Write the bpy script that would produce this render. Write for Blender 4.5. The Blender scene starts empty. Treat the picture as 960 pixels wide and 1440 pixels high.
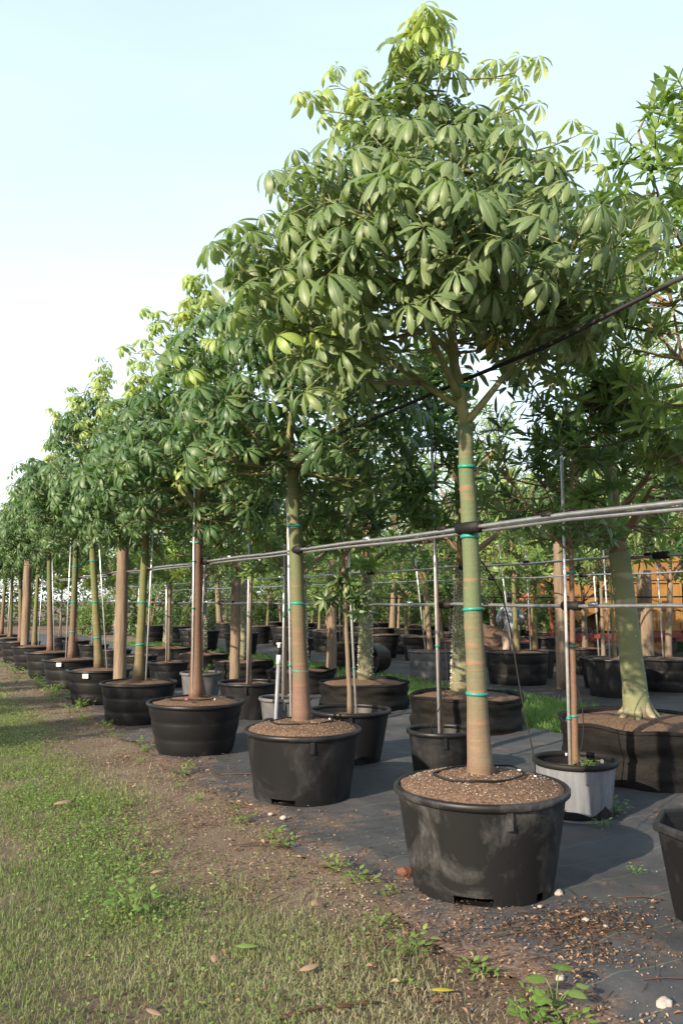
import bpy, math, random
import numpy as np
from mathutils import Vector, Matrix, Quaternion, noise as mnoise

R = math.radians
scene = bpy.context.scene
COL = scene.collection

# ------------------------------------------------------------------ camera, sky, sun, exposure
cam_d = bpy.data.cameras.new('camera')
cam_d.sensor_fit = 'VERTICAL'
cam_d.sensor_height = 22.3
cam_d.sensor_width = 14.87
cam_d.lens = 18.0
cam_d.clip_end = 3000
cam = bpy.data.objects.new('camera', cam_d)
COL.objects.link(cam)
cam.location = (0, 0, 1.6)
cam.rotation_euler = (R(90 + 6.09), 0, R(-27.9))
scene.camera = cam

SUN_DIR = Vector((0.933, 0.359, 0))          # the way the light travels over the ground
SUN_EL = R(24)
VEIL = 4.9
world = bpy.data.worlds.new('World')
scene.world = world
world.use_nodes = True
wn = world.node_tree.nodes
wl = world.node_tree.links
bg = wn['Background']
sky = wn.new('ShaderNodeTexSky')
sky.sky_type = 'NISHITA'
sky.sun_disc = False
sky.sun_elevation = SUN_EL
# sun stands opposite to SUN_DIR; rotation is measured clockwise from +Y
sky.sun_rotation = math.atan2(-SUN_DIR.x, -SUN_DIR.y)
sky.air_density = 1.0
sky.dust_density = 2.2
sky.ozone_density = 1.0
# thin high cloud veil over the blue
tc = wn.new('ShaderNodeTexCoord')
mp = wn.new('ShaderNodeMapping'); mp.inputs['Scale'].default_value = (1.2, 1.2, 5.0)
cn = wn.new('ShaderNodeTexNoise'); cn.inputs['Scale'].default_value = 2.2; cn.inputs['Detail'].default_value = 6
cr = wn.new('ShaderNodeValToRGB')
cr.color_ramp.elements[0].position = 0.36; cr.color_ramp.elements[0].color = (0.66, 0.66, 0.66, 1)
cr.color_ramp.elements[1].position = 0.72; cr.color_ramp.elements[1].color = (0.84, 0.84, 0.84, 1)
# the veil is whiter towards the horizon, where more of it lies in the line of sight
sz = wn.new('ShaderNodeSeparateXYZ')
hz = wn.new('ShaderNodeValToRGB')
hz.color_ramp.elements[0].position = 0.0; hz.color_ramp.elements[0].color = (0.86, 0.88, 0.88, 1)
hz.color_ramp.elements[1].position = 0.75; hz.color_ramp.elements[1].color = (0.345, 0.455, 0.57, 1)
e_ = hz.color_ramp.elements.new(0.22); e_.color = (0.60, 0.67, 0.73, 1)
vm = wn.new('ShaderNodeMixRGB'); vm.blend_type = 'MULTIPLY'; vm.inputs[0].default_value = 1.0; vm.inputs[2].default_value = (VEIL, VEIL, VEIL, 1)
cm = wn.new('ShaderNodeMixRGB')
wl.new(tc.outputs['Generated'], mp.inputs[0]); wl.new(mp.outputs[0], cn.inputs[0])
wl.new(tc.outputs['Generated'], sz.inputs[0]); wl.new(sz.outputs[2], hz.inputs[0]); wl.new(hz.outputs[0], vm.inputs[1])
wl.new(cn.outputs[0], cr.inputs[0]); wl.new(cr.outputs[0], cm.inputs[0])
wl.new(sky.outputs[0], cm.inputs[1]); wl.new(vm.outputs[0], cm.inputs[2]); wl.new(cm.outputs[0], bg.inputs[0])
bg.inputs[1].default_value = 0.14

sun_d = bpy.data.lights.new('sun', 'SUN')
sun_d.energy = 3.7
sun_d.angle = R(0.6)
sun_d.color = (1.0, 0.83, 0.62)
sun = bpy.data.objects.new('sun', sun_d)
COL.objects.link(sun)
ld = Vector((SUN_DIR.x * math.cos(SUN_EL), SUN_DIR.y * math.cos(SUN_EL), -math.sin(SUN_EL)))
sun.rotation_euler = ld.to_track_quat('-Z', 'Y').to_euler()

scene.view_settings.view_transform = 'Standard'
scene.view_settings.look = 'None'
scene.view_settings.gamma = 1
scene.view_settings.exposure = 1.62
scene.cycles.max_bounces = 8
scene.cycles.transparent_max_bounces = 8

# ------------------------------------------------------------------ materials
MATS = {}


def mat(name, col, rough=0.7, spec=0.4, var=None, vscale=6.0, detail=6, bump=0.0, bscale=40, metal=0.0,
        lo=0.35, hi=0.65, stretch=(1, 1, 1), coord='Object'):
    m = bpy.data.materials.new(name); m.use_nodes = True
    n = m.node_tree.nodes; l = m.node_tree.links
    p = n['Principled BSDF']
    p.inputs['Roughness'].default_value = rough
    p.inputs['Specular IOR Level'].default_value = spec
    p.inputs['Metallic'].default_value = metal
    p.inputs['Base Color'].default_value = (*col, 1)
    t = n.new('ShaderNodeTexCoord')
    mpp = n.new('ShaderNodeMapping'); mpp.inputs['Scale'].default_value = stretch
    l.new(t.outputs[coord], mpp.inputs[0])
    if var:
        nz = n.new('ShaderNodeTexNoise'); nz.inputs['Scale'].default_value = vscale
        nz.inputs['Detail'].default_value = detail; nz.inputs['Roughness'].default_value = 0.62
        l.new(mpp.outputs[0], nz.inputs[0])
        r = n.new('ShaderNodeValToRGB')
        r.color_ramp.elements[0].position = lo; r.color_ramp.elements[0].color = (*col, 1)
        r.color_ramp.elements[1].position = hi; r.color_ramp.elements[1].color = (*var, 1)
        l.new(nz.outputs[0], r.inputs[0]); l.new(r.outputs[0], p.inputs['Base Color'])
    if bump:
        b = n.new('ShaderNodeBump'); b.inputs['Strength'].default_value = bump; b.inputs['Distance'].default_value = 0.02
        nb = n.new('ShaderNodeTexNoise'); nb.inputs['Scale'].default_value = bscale; nb.inputs['Detail'].default_value = 5
        l.new(mpp.outputs[0], nb.inputs[0]); l.new(nb.outputs[0], b.inputs['Height']); l.new(b.outputs[0], p.inputs['Normal'])
    MATS[name] = m
    return m


def leaf_mat(name, c0, c1, c2, rib, rough=0.42, trans=0.3, tcol=(0.25, 0.42, 0.05), spec=0.45, shift=True):
    """two-sided leaf: colour by per-leaf random, paler midrib, some light passing through"""
    m = bpy.data.materials.new(name); m.use_nodes = True
    n = m.node_tree.nodes; l = m.node_tree.links
    p = n['Principled BSDF']; out = n['Material Output']
    p.inputs['Roughness'].default_value = rough; p.inputs['Specular IOR Level'].default_value = spec
    a = n.new('ShaderNodeAttribute'); a.attribute_name = 'rnd'
    oi = n.new('ShaderNodeObjectInfo')
    ad = n.new('ShaderNodeMath'); ad.operation = 'ADD'
    fr = n.new('ShaderNodeMath'); fr.operation = 'FRACT'
    l.new(a.outputs['Fac'], ad.inputs[0]); ad.inputs[1].default_value = 0.0
    if shift: l.new(oi.outputs['Random'], ad.inputs[1])
    pass; l.new(ad.outputs[0], fr.inputs[0])
    r = n.new('ShaderNodeValToRGB')
    r.color_ramp.elements[0].color = (*c0, 1)
    r.color_ramp.elements[1].color = (*c2, 1)
    e = r.color_ramp.elements.new(0.55); e.color = (*c1, 1)
    l.new(fr.outputs[0], r.inputs[0])
    mid = n.new('ShaderNodeAttribute'); mid.attribute_name = 'mid'
    mr = n.new('ShaderNodeMapRange'); mr.inputs[1].default_value = 0.9; mr.inputs[2].default_value = 1.0
    mr.inputs[4].default_value = 0.75
    l.new(mid.outputs['Fac'], mr.inputs[0])
    mx = n.new('ShaderNodeMixRGB'); mx.inputs[2].default_value = (*rib, 1)
    l.new(mr.outputs[0], mx.inputs[0]); l.new(r.outputs[0], mx.inputs[1])
    geo = n.new('ShaderNodeNewGeometry')
    back = n.new('ShaderNodeMixRGB'); back.blend_type = 'MIX'
    hs = n.new('ShaderNodeHueSaturation'); hs.inputs['Saturation'].default_value = 0.72; hs.inputs['Value'].default_value = 1.35
    l.new(mx.outputs[0], hs.inputs['Color'])
    l.new(geo.outputs['Backfacing'], back.inputs[0]); l.new(mx.outputs[0], back.inputs[1]); l.new(hs.outputs[0], back.inputs[2])
    l.new(back.outputs[0], p.inputs['Base Color'])
    tr = n.new('ShaderNodeBsdfTranslucent'); tr.inputs[0].default_value = (*tcol, 1)
    ms = n.new('ShaderNodeMixShader'); ms.inputs[0].default_value = trans
    l.new(p.outputs[0], ms.inputs[1]); l.new(tr.outputs[0], ms.inputs[2]); l.new(ms.outputs[0], out.inputs[0])
    MATS[name] = m
    return m


def bark_mat(name, base, top, z0, z1, ring=(0.19, 0.105, 0.065), ringamt=0.5, ringscale=9.0, rough=0.75):
    """bark that is brown near the soil and green higher up, with thin brown leaf-scar rings"""
    m = bpy.data.materials.new(name); m.use_nodes = True
    n = m.node_tree.nodes; l = m.node_tree.links
    p = n['Principled BSDF']; p.inputs['Roughness'].default_value = rough; p.inputs['Specular IOR Level'].default_value = 0.3
    t = n.new('ShaderNodeTexCoord'); sp = n.new('ShaderNodeSeparateXYZ'); l.new(t.outputs['Object'], sp.inputs[0])
    nz = n.new('ShaderNodeTexNoise'); nz.inputs['Scale'].default_value = 5; nz.inputs['Detail'].default_value = 6
    l.new(t.outputs['Object'], nz.inputs[0])
    ma = n.new('ShaderNodeMath'); ma.operation = 'MULTIPLY_ADD'; ma.inputs[1].default_value = 1.6
    l.new(nz.outputs[0], ma.inputs[0]); l.new(sp.outputs[2], ma.inputs[2])
    mr = n.new('ShaderNodeMapRange'); mr.inputs[1].default_value = z0 + 0.8; mr.inputs[2].default_value = z1 + 0.8
    l.new(ma.outputs[0], mr.inputs[0])
    r = n.new('ShaderNodeValToRGB'); r.color_ramp.elements[0].color = (*base, 1); r.color_ramp.elements[1].color = (*top, 1)
    l.new(mr.outputs[0], r.inputs[0])
    mp2 = n.new('ShaderNodeMapping'); mp2.inputs['Scale'].default_value = (1.6, 1.6, ringscale * 2.2)
    l.new(t.outputs['Object'], mp2.inputs[0])
    n2 = n.new('ShaderNodeTexNoise'); n2.inputs['Scale'].default_value = 1.5; n2.inputs['Detail'].default_value = 3
    l.new(mp2.outputs[0], n2.inputs[0])
    r2 = n.new('ShaderNodeValToRGB'); r2.color_ramp.elements[0].position = 0.56; r2.color_ramp.elements[1].position = 0.66
    r2.color_ramp.elements[0].color = (0, 0, 0, 1); r2.color_ramp.elements[1].color = (ringamt, ringamt, ringamt, 1)
    l.new(n2.outputs[0], r2.inputs[0])
    mx = n.new('ShaderNodeMixRGB'); mx.inputs[2].default_value = (*ring, 1)
    l.new(r2.outputs[0], mx.inputs[0]); l.new(r.outputs[0], mx.inputs[1])
    n3 = n.new('ShaderNodeTexNoise'); n3.inputs['Scale'].default_value = 70; n3.inputs['Detail'].default_value = 4
    l.new(t.outputs['Object'], n3.inputs[0])
    m3 = n.new('ShaderNodeMixRGB'); m3.blend_type = 'OVERLAY'; m3.inputs[0].default_value = 0.22
    l.new(mx.outputs[0], m3.inputs[1]); l.new(n3.outputs[0], m3.inputs[2]); l.new(m3.outputs[0], p.inputs['Base Color'])
    b = n.new('ShaderNodeBump'); b.inputs['Strength'].default_value = 0.35; b.inputs['Distance'].default_value = 0.01
    l.new(n2.outputs[0], b.inputs['Height']); l.new(b.outputs[0], p.inputs['Normal'])
    MATS[name] = m
    return m


leaf_mat('leaf_big', (0.075, 0.120, 0.052), (0.105, 0.155, 0.066), (0.145, 0.195, 0.080), (0.25, 0.31, 0.16), rough=0.46,
         trans=0.30, tcol=(0.24, 0.38, 0.07), spec=0.38)
leaf_mat('leaf_shaded', (0.036, 0.080, 0.033), (0.052, 0.104, 0.040), (0.085, 0.142, 0.050), (0.17, 0.23, 0.11), rough=0.45,
         trans=0.28, tcol=(0.16, 0.32, 0.05), spec=0.38)  # same big leaf, shade put into its colour for trees behind the front one
leaf_mat('leaf_young', (0.17, 0.26, 0.06), (0.22, 0.31, 0.08), (0.28, 0.36, 0.10), (0.36, 0.42, 0.2), rough=0.45,
         trans=0.35, tcol=(0.45, 0.55, 0.10))
leaf_mat('leaf_yellow', (0.30, 0.30, 0.03), (0.38, 0.36, 0.04), (0.42, 0.36, 0.05), (0.5, 0.45, 0.15), trans=0.35, tcol=(0.6, 0.5, 0.05))
leaf_mat('leaf_dark', (0.042, 0.092, 0.028), (0.062, 0.125, 0.038), (0.100, 0.170, 0.048), (0.13, 0.2, 0.07), rough=0.42,
         trans=0.25, tcol=(0.14, 0.28, 0.03), spec=0.35)  # dark green lightened to stand in for haze over rear foliage
leaf_mat('leaf_mid', (0.070, 0.132, 0.034), (0.100, 0.178, 0.046), (0.155, 0.232, 0.060), (0.18, 0.26, 0.09), rough=0.4,
         trans=0.32, tcol=(0.26, 0.42, 0.04))
leaf_mat('leaf_feather', (0.10, 0.15, 0.045), (0.15, 0.20, 0.06), (0.20, 0.24, 0.08), (0.2, 0.24, 0.1), rough=0.6,
         trans=0.4, tcol=(0.45, 0.55, 0.12))
leaf_mat('leaf_back', (0.048, 0.095, 0.030), (0.080, 0.138, 0.042), (0.130, 0.185, 0.055), (0.1, 0.15, 0.05), rough=0.6,
         trans=0.3, tcol=(0.25, 0.38, 0.05))  # distance haze put into the colour by lightening it
leaf_mat('grass', (0.080, 0.125, 0.034), (0.135, 0.158, 0.062), (0.220, 0.208, 0.125), (0.2, 0.2, 0.1), rough=0.7, trans=0.25, shift=False,
         tcol=(0.3, 0.35, 0.1), spec=0.2)
leaf_mat('grass_green', (0.050, 0.110, 0.020), (0.085, 0.160, 0.030), (0.140, 0.210, 0.045), (0.1, 0.2, 0.05), rough=0.65, trans=0.3, shift=False,
         tcol=(0.25, 0.45, 0.05), spec=0.25)
leaf_mat('weed', (0.085, 0.165, 0.035), (0.118, 0.205, 0.046), (0.165, 0.240, 0.065), (0.2, 0.3, 0.1), rough=0.55, trans=0.35,
         tcol=(0.35, 0.55, 0.06))
leaf_mat('litter', (0.065, 0.040, 0.027), (0.150, 0.088, 0.056), (0.300, 0.210, 0.145), (0.3, 0.2, 0.12), rough=0.85, trans=0.05, shift=False,
         tcol=(0.3, 0.2, 0.1), spec=0.15)
bark_mat('bark_front', (0.130, 0.088, 0.062), (0.082, 0.108, 0.055), 0.65, 1.75, ringamt=0.7)
bark_mat('bark_brown', (0.125, 0.076, 0.056), (0.082, 0.100, 0.045), 0.9, 1.9, ringamt=0.35)
bark_mat('bark_green', (0.105, 0.078, 0.048), (0.095, 0.108, 0.040), 0.5, 1.5, ringamt=0.6)
bark_mat('bark_red', (0.120, 0.070, 0.046), (0.105, 0.060, 0.040), 0.6, 2.2, ringamt=0.15)
bark_mat('bark_bottle', (0.150, 0.122, 0.090), (0.122, 0.138, 0.072), 0.30, 0.75, ring=(0.36, 0.36, 0.24), ringamt=0.35, ringscale=3)
bark_mat('bark_spiny', (0.120, 0.112, 0.070), (0.095, 0.112, 0.056), 0.4, 1.2, ring=(0.26, 0.25, 0.18), ringamt=0.4, ringscale=3)
bark_mat('bark_grey', (0.125, 0.095, 0.068), (0.165, 0.135, 0.095), 0.5, 3.0, ringamt=0.2)
def dusty(name, base, dust, rough, lo, hi):
    """black moulded plastic with chalky dust smears and faint scuffs"""
    m = bpy.data.materials.new(name); m.use_nodes = True
    n = m.node_tree.nodes; l = m.node_tree.links; p = n['Principled BSDF']
    p.inputs['Specular IOR Level'].default_value = 0.28
    t = n.new('ShaderNodeTexCoord'); oi = n.new('ShaderNodeObjectInfo')
    av = n.new('ShaderNodeVectorMath'); av.operation = 'ADD'
    sc = n.new('ShaderNodeVectorMath'); sc.operation = 'SCALE'; sc.inputs['Scale'].default_value = 37.0
    l.new(oi.outputs['Location'], sc.inputs[0]); l.new(t.outputs['Object'], av.inputs[0]); l.new(sc.outputs[0], av.inputs[1])
    a = n.new('ShaderNodeTexNoise'); a.inputs['Scale'].default_value = 2.2; a.inputs['Detail'].default_value = 9; a.inputs['Roughness'].default_value = 0.66; a.inputs['Distortion'].default_value = 0.7
    l.new(av.outputs[0], a.inputs[0])
    ra = n.new('ShaderNodeValToRGB'); ra.color_ramp.elements[0].position = lo; ra.color_ramp.elements[1].position = hi
    l.new(a.outputs[0], ra.inputs[0])
    mp_ = n.new('ShaderNodeMapping'); mp_.inputs['Scale'].default_value = (14, 14, 5); l.new(av.outputs[0], mp_.inputs[0])
    b = n.new('ShaderNodeTexNoise'); b.inputs['Scale'].default_value = 2.0; b.inputs['Detail'].default_value = 8; b.inputs['Roughness'].default_value = 0.75
    l.new(mp_.outputs[0], b.inputs[0])
    rb = n.new('ShaderNodeValToRGB'); rb.color_ramp.elements[0].position = 0.35; rb.color_ramp.elements[0].color = (0.15, 0.15, 0.15, 1); rb.color_ramp.elements[1].position = 0.72
    l.new(b.outputs[0], rb.inputs[0])
    mu = n.new('ShaderNodeMixRGB'); mu.blend_type = 'MULTIPLY'; mu.inputs[0].default_value = 1.0
    l.new(ra.outputs[0], mu.inputs[1]); l.new(rb.outputs[0], mu.inputs[2])
    ad = n.new('ShaderNodeMath'); ad.operation = 'MULTIPLY_ADD'; ad.inputs[1].default_value = 0.9; ad.inputs[2].default_value = 0.02
    l.new(mu.outputs[0], ad.inputs[0])
    mx = n.new('ShaderNodeMixRGB'); mx.inputs[1].default_value = (*base, 1); mx.inputs[2].default_value = (*dust, 1)
    l.new(ad.outputs[0], mx.inputs[0]); l.new(mx.outputs[0], p.inputs['Base Color'])
    rr = n.new('ShaderNodeMapRange'); rr.inputs[3].default_value = rough; rr.inputs[4].default_value = 0.85; l.new(ad.outputs[0], rr.inputs[0]); l.new(rr.outputs[0], p.inputs['Roughness'])
    bp = n.new('ShaderNodeBump'); bp.inputs['Strength'].default_value = 0.12; bp.inputs['Distance'].default_value = 0.01
    l.new(b.outputs[0], bp.inputs['Height']); l.new(bp.outputs[0], p.inputs['Normal'])
    MATS[name] = m


mat('twig_green', (0.110, 0.120, 0.045), 0.6, var=(0.16, 0.17, 0.07), vscale=9)
mat('twig_brown', (0.130, 0.085, 0.055), 0.7, var=(0.19, 0.13, 0.08), vscale=9)
mat('thorn', (0.42, 0.40, 0.33), 0.6)
dusty('pot_black', (0.006, 0.0063, 0.0075), (0.060, 0.060, 0.064), 0.42, 0.52, 0.80)
dusty('pot_dusty', (0.006, 0.0063, 0.0072), (0.120, 0.118, 0.120), 0.45, 0.51, 0.72)
mat('pot_pale', (0.095, 0.103, 0.120), 0.6, spec=0.3, var=(0.165, 0.175, 0.195), vscale=7, stretch=(3, 3, 0.5), lo=0.3, hi=0.7)
mat('rear_cloth_shaded', (0.022, 0.021, 0.021), 0.7, var=(0.060, 0.050, 0.042), vscale=1.4, lo=.4, hi=.7)  # mat cloth darkened in colour to stand in for canopy shade
mat('pot_grey', (0.05, 0.053, 0.058), 0.6, var=(0.10, 0.10, 0.105), vscale=6)
mat('bag_cloth', (0.004, 0.004, 0.0045), 0.65, spec=0.14, var=(0.011, 0.010, 0.009), vscale=5, bump=0.5, bscale=60, stretch=(1, 1, 3))
mat('metal_pipe', (0.52, 0.53, 0.55), 0.32, metal=0.85, var=(0.38, 0.38, 0.39), vscale=14)
mat('pole_metal', (0.60, 0.61, 0.64), 0.38, metal=0.6, var=(0.45, 0.45, 0.46), vscale=10)
mat('black_rubber', (0.007, 0.007, 0.0075), 0.65, spec=0.25)
mat('tie_teal', (0.010, 0.190, 0.150), 0.45)
mat('white_plastic', (0.5, 0.51, 0.51), 0.5)
mat('pvc_grey', (0.20, 0.22, 0.25), 0.45, var=(0.16, 0.175, 0.20), vscale=12)
mat('wood_post', (0.115, 0.084, 0.060), 0.85, var=(0.190, 0.142, 0.100), vscale=7, stretch=(4, 4, 0.35), bump=0.5, bscale=22)
mat('stone_white', (0.22, 0.195, 0.175), 0.9, var=(0.33, 0.30, 0.28), vscale=30)
mat('gravel_mix', (0.15, 0.115, 0.09), 0.9, var=(0.29, 0.25, 0.21), vscale=3, lo=0.4, hi=0.6)
mat('pink_plastic', (0.32, 0.07, 0.16), 0.5)
mat('yellow_paint', (0.22, 0.112, 0.026), 0.65, var=(0.15, 0.075, 0.02), vscale=2.5, bump=0.03)
mat('red_paint', (0.15, 0.022, 0.015), 0.6, var=(0.09, 0.018, 0.012), vscale=4)
mat('rust_steel', (0.26, 0.085, 0.04), 0.8, var=(0.16, 0.06, 0.035), vscale=6)
mat('bark_lump', (0.075, 0.032, 0.018), 0.9, var=(0.13, 0.055, 0.03), vscale=40, bump=.6)
mat('tyre', (0.018, 0.018, 0.018), 0.8)
mat('glass_dark', (0.02, 0.025, 0.03), 0.1, spec=0.6)
mat('jacket', (0.27, 0.31, 0.35), 0.85, var=(0.20, 0.235, 0.27), vscale=9, bump=0.3, bscale=14)
mat('trousers', (0.34, 0.28, 0.22), 0.9, var=(0.26, 0.21, 0.17), vscale=8, bump=0.2, bscale=14)
mat('skin', (0.36, 0.20, 0.13), 0.6)
mat('hair_dark', (0.02, 0.016, 0.014), 0.7)
mat('cap_dark', (0.03, 0.035, 0.04), 0.8)
mat('bright_orange', (0.8, 0.10, 0.02), 0.5)


def soil_material():
    m = bpy.data.materials.new('potting_soil'); m.use_nodes = True
    n = m.node_tree.nodes; l = m.node_tree.links; p = n['Principled BSDF']; p.inputs['Roughness'].default_value = 0.95
    p.inputs['Specular IOR Level'].default_value = 0.1
    t = n.new('ShaderNodeTexCoord')
    a = n.new('ShaderNodeTexNoise'); a.inputs['Scale'].default_value = 55; a.inputs['Detail'].default_value = 5
    l.new(t.outputs['Object'], a.inputs[0])
    r = n.new('ShaderNodeValToRGB')
    r.color_ramp.elements[0].position = 0.3; r.color_ramp.elements[0].color = (0.055, 0.035, 0.026, 1)
    r.color_ramp.elements[1].position = 0.7; r.color_ramp.elements[1].color = (0.165, 0.108, 0.074, 1)
    l.new(a.outputs[0], r.inputs[0])
    v = n.new('ShaderNodeTexVoronoi'); v.inputs['Scale'].default_value = 75
    l.new(t.outputs['Object'], v.inputs[0])
    vr = n.new('ShaderNodeValToRGB'); vr.color_ramp.elements[0].position = 0.10; vr.color_ramp.elements[0].color = (1, 1, 1, 1)
    vr.color_ramp.elements[1].position = 0.20; vr.color_ramp.elements[1].color = (0, 0, 0, 1)
    l.new(v.outputs['Distance'], vr.inputs[0])
    # only some cells are white perlite
    sx = n.new('ShaderNodeSeparateXYZ'); l.new(v.outputs['Color'], sx.inputs[0])
    gt = n.new('ShaderNodeMath'); gt.operation = 'GREATER_THAN'; gt.inputs[1].default_value = 0.55; l.new(sx.outputs[0], gt.inputs[0])
    mu = n.new('ShaderNodeMath'); mu.operation = 'MULTIPLY'; l.new(vr.outputs[0], mu.inputs[0]); l.new(gt.outputs[0], mu.inputs[1])
    mx = n.new('ShaderNodeMixRGB'); mx.inputs[2].default_value = (0.34, 0.30, 0.26, 1)
    l.new(mu.outputs[0], mx.inputs[0]); l.new(r.outputs[0], mx.inputs[1]); l.new(mx.outputs[0], p.inputs['Base Color'])
    b = n.new('ShaderNodeBump'); b.inputs['Strength'].default_value = 0.9; b.inputs['Distance'].default_value = 0.012
    l.new(a.outputs[0], b.inputs['Height']); l.new(b.outputs[0], p.inputs['Normal'])
    MATS['potting_soil'] = m


soil_material()


def mat_cloth_ground():
    """woven black ground cover: fine weave, pale green marker threads, dust and soil washed over it"""
    m = bpy.data.materials.new('weed_mat_cloth'); m.use_nodes = True
    n = m.node_tree.nodes; l = m.node_tree.links; p = n['Principled BSDF']
    p.inputs['Roughness'].default_value = 0.62; p.inputs['Specular IOR Level'].default_value = 0.35
    t = n.new('ShaderNodeTexCoord'); sp = n.new('ShaderNodeSeparateXYZ'); l.new(t.outputs['Object'], sp.inputs[0])
    w = n.new('ShaderNodeTexNoise'); w.inputs['Scale'].default_value = 1.3; w.inputs['Detail'].default_value = 7; w.inputs['Roughness'].default_value = 0.68
    l.new(t.outputs['Object'], w.inputs[0])
    base = n.new('ShaderNodeValToRGB')
    base.color_ramp.elements[0].position = 0.35; base.color_ramp.elements[0].color = (0.030, 0.033, 0.038, 1)
    base.color_ramp.elements[1].position = 0.70; base.color_ramp.elements[1].color = (0.070, 0.071, 0.076, 1)
    l.new(w.outputs[0], base.inputs[0])
    # green threads every 30 cm along the cloth
    mo = n.new('ShaderNodeMath'); mo.operation = 'PINGPONG'; mo.inputs[1].default_value = 0.15; l.new(sp.outputs[1], mo.inputs[0])
    lt = n.new('ShaderNodeMath'); lt.operation = 'LESS_THAN'; lt.inputs[1].default_value = 0.003; l.new(mo.outputs[0], lt.inputs[0])
    ml = n.new('ShaderNodeMath'); ml.operation = 'MULTIPLY'; ml.inputs[1].default_value = 0.8; l.new(lt.outputs[0], ml.inputs[0])
    m1 = n.new('ShaderNodeMixRGB'); m1.inputs[2].default_value = (0.10, 0.14, 0.09, 1)
    l.new(ml.outputs[0], m1.inputs[0]); l.new(base.outputs[0], m1.inputs[1])
    # soil spilt over the cloth, thickest along the lane edge
    d = n.new('ShaderNodeTexNoise'); d.inputs['Scale'].default_value = 2.3; d.inputs['Detail'].default_value = 9; d.inputs['Roughness'].default_value = 0.72
    l.new(t.outputs['Object'], d.inputs[0])
    gx = n.new('ShaderNodeMapRange'); gx.inputs[1].default_value = 2.25; gx.inputs[2].default_value = 2.95
    gx.inputs[3].default_value = 0.16; gx.inputs[4].default_value = -0.03; l.new(sp.outputs[0], gx.inputs[0])
    add = n.new('ShaderNodeMath'); add.operation = 'ADD'; l.new(d.outputs[0], add.inputs[0]); l.new(gx.outputs[0], add.inputs[1])
    dr = n.new('ShaderNodeValToRGB'); dr.color_ramp.elements[0].position = 0.535; dr.color_ramp.elements[0].color = (0, 0, 0, 1)
    dr.color_ramp.elements[1].position = 0.68; dr.color_ramp.elements[1].color = (0.85, 0.85, 0.85, 1); l.new(add.outputs[0], dr.inputs[0])
    sc_ = n.new('ShaderNodeTexNoise'); sc_.inputs['Scale'].default_value = 40; sc_.inputs['Detail'].default_value = 5; l.new(t.outputs['Object'], sc_.inputs[0])
    sr = n.new('ShaderNodeValToRGB'); sr.color_ramp.elements[0].position = 0.35; sr.color_ramp.elements[0].color = (0.07, 0.045, 0.032, 1)
    sr.color_ramp.elements[1].position = 0.68; sr.color_ramp.elements[1].color = (0.25, 0.17, 0.12, 1); l.new(sc_.outputs[0], sr.inputs[0])
    m2 = n.new('ShaderNodeMixRGB'); l.new(dr.outputs[0], m2.inputs[0]); l.new(m1.outputs[0], m2.inputs[1]); l.new(sr.outputs[0], m2.inputs[2])
    l.new(m2.outputs[0], p.inputs['Base Color'])
    wv = n.new('ShaderNodeTexWave'); wv.inputs['Scale'].default_value = 120; wv.inputs['Distortion'].default_value = 0.4
    l.new(t.outputs['Object'], wv.inputs[0])
    b = n.new('ShaderNodeBump'); b.inputs['Strength'].default_value = 0.25; b.inputs['Distance'].default_value = 0.004
    l.new(wv.outputs[0], b.inputs['Height'])
    b2 = n.new('ShaderNodeBump'); b2.inputs['Strength'].default_value = 0.5; b2.inputs['Distance'].default_value = 0.03
    l.new(d.outputs[0], b2.inputs['Height']); l.new(b.outputs[0], b2.inputs['Normal']); l.new(b2.outputs[0], p.inputs['Normal'])
    MATS['weed_mat_cloth'] = m


mat_cloth_ground()


def ground_material():
    m = bpy.data.materials.new('lane_ground'); m.use_nodes = True
    n = m.node_tree.nodes; l = m.node_tree.links; p = n['Principled BSDF']; p.inputs['Roughness'].default_value = 0.95
    p.inputs['Specular IOR Level'].default_value = 0.1
    t = n.new('ShaderNodeTexCoord')
    a = n.new('ShaderNodeTexNoise'); a.inputs['Scale'].default_value = 1.1; a.inputs['Detail'].default_value = 8; a.inputs['Roughness'].default_value = 0.7
    l.new(t.outputs['Object'], a.inputs[0])
    r = n.new('ShaderNodeValToRGB')
    r.color_ramp.elements[0].position = 0.34; r.color_ramp.elements[0].color = (0.090, 0.067, 0.052, 1)
    r.color_ramp.elements[1].position = 0.68; r.color_ramp.elements[1].color = (0.200, 0.160, 0.120, 1)
    e = r.color_ramp.elements.new(0.5); e.color = (0.145, 0.110, 0.084, 1)
    l.new(a.outputs[0], r.inputs[0])
    f = n.new('ShaderNodeTexNoise'); f.inputs['Scale'].default_value = 60; f.inputs['Detail'].default_value = 6; f.inputs['Roughness'].default_value = 0.7
    l.new(t.outputs['Object'], f.inputs[0])
    o = n.new('ShaderNodeMixRGB'); o.blend_type = 'OVERLAY'; o.inputs[0].default_value = 0.8
    l.new(r.outputs[0], o.inputs[1]); l.new(f.outputs[0], o.inputs[2]); l.new(o.outputs[0], p.inputs['Base Color'])
    b = n.new('ShaderNodeBump'); b.inputs['Strength'].default_value = 0.9; b.inputs['Distance'].default_value = 0.02
    l.new(f.outputs[0], b.inputs['Height']); l.new(b.outputs[0], p.inputs['Normal'])
    MATS['lane_ground'] = m


ground_material()

# ------------------------------------------------------------------ mesh helpers


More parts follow.
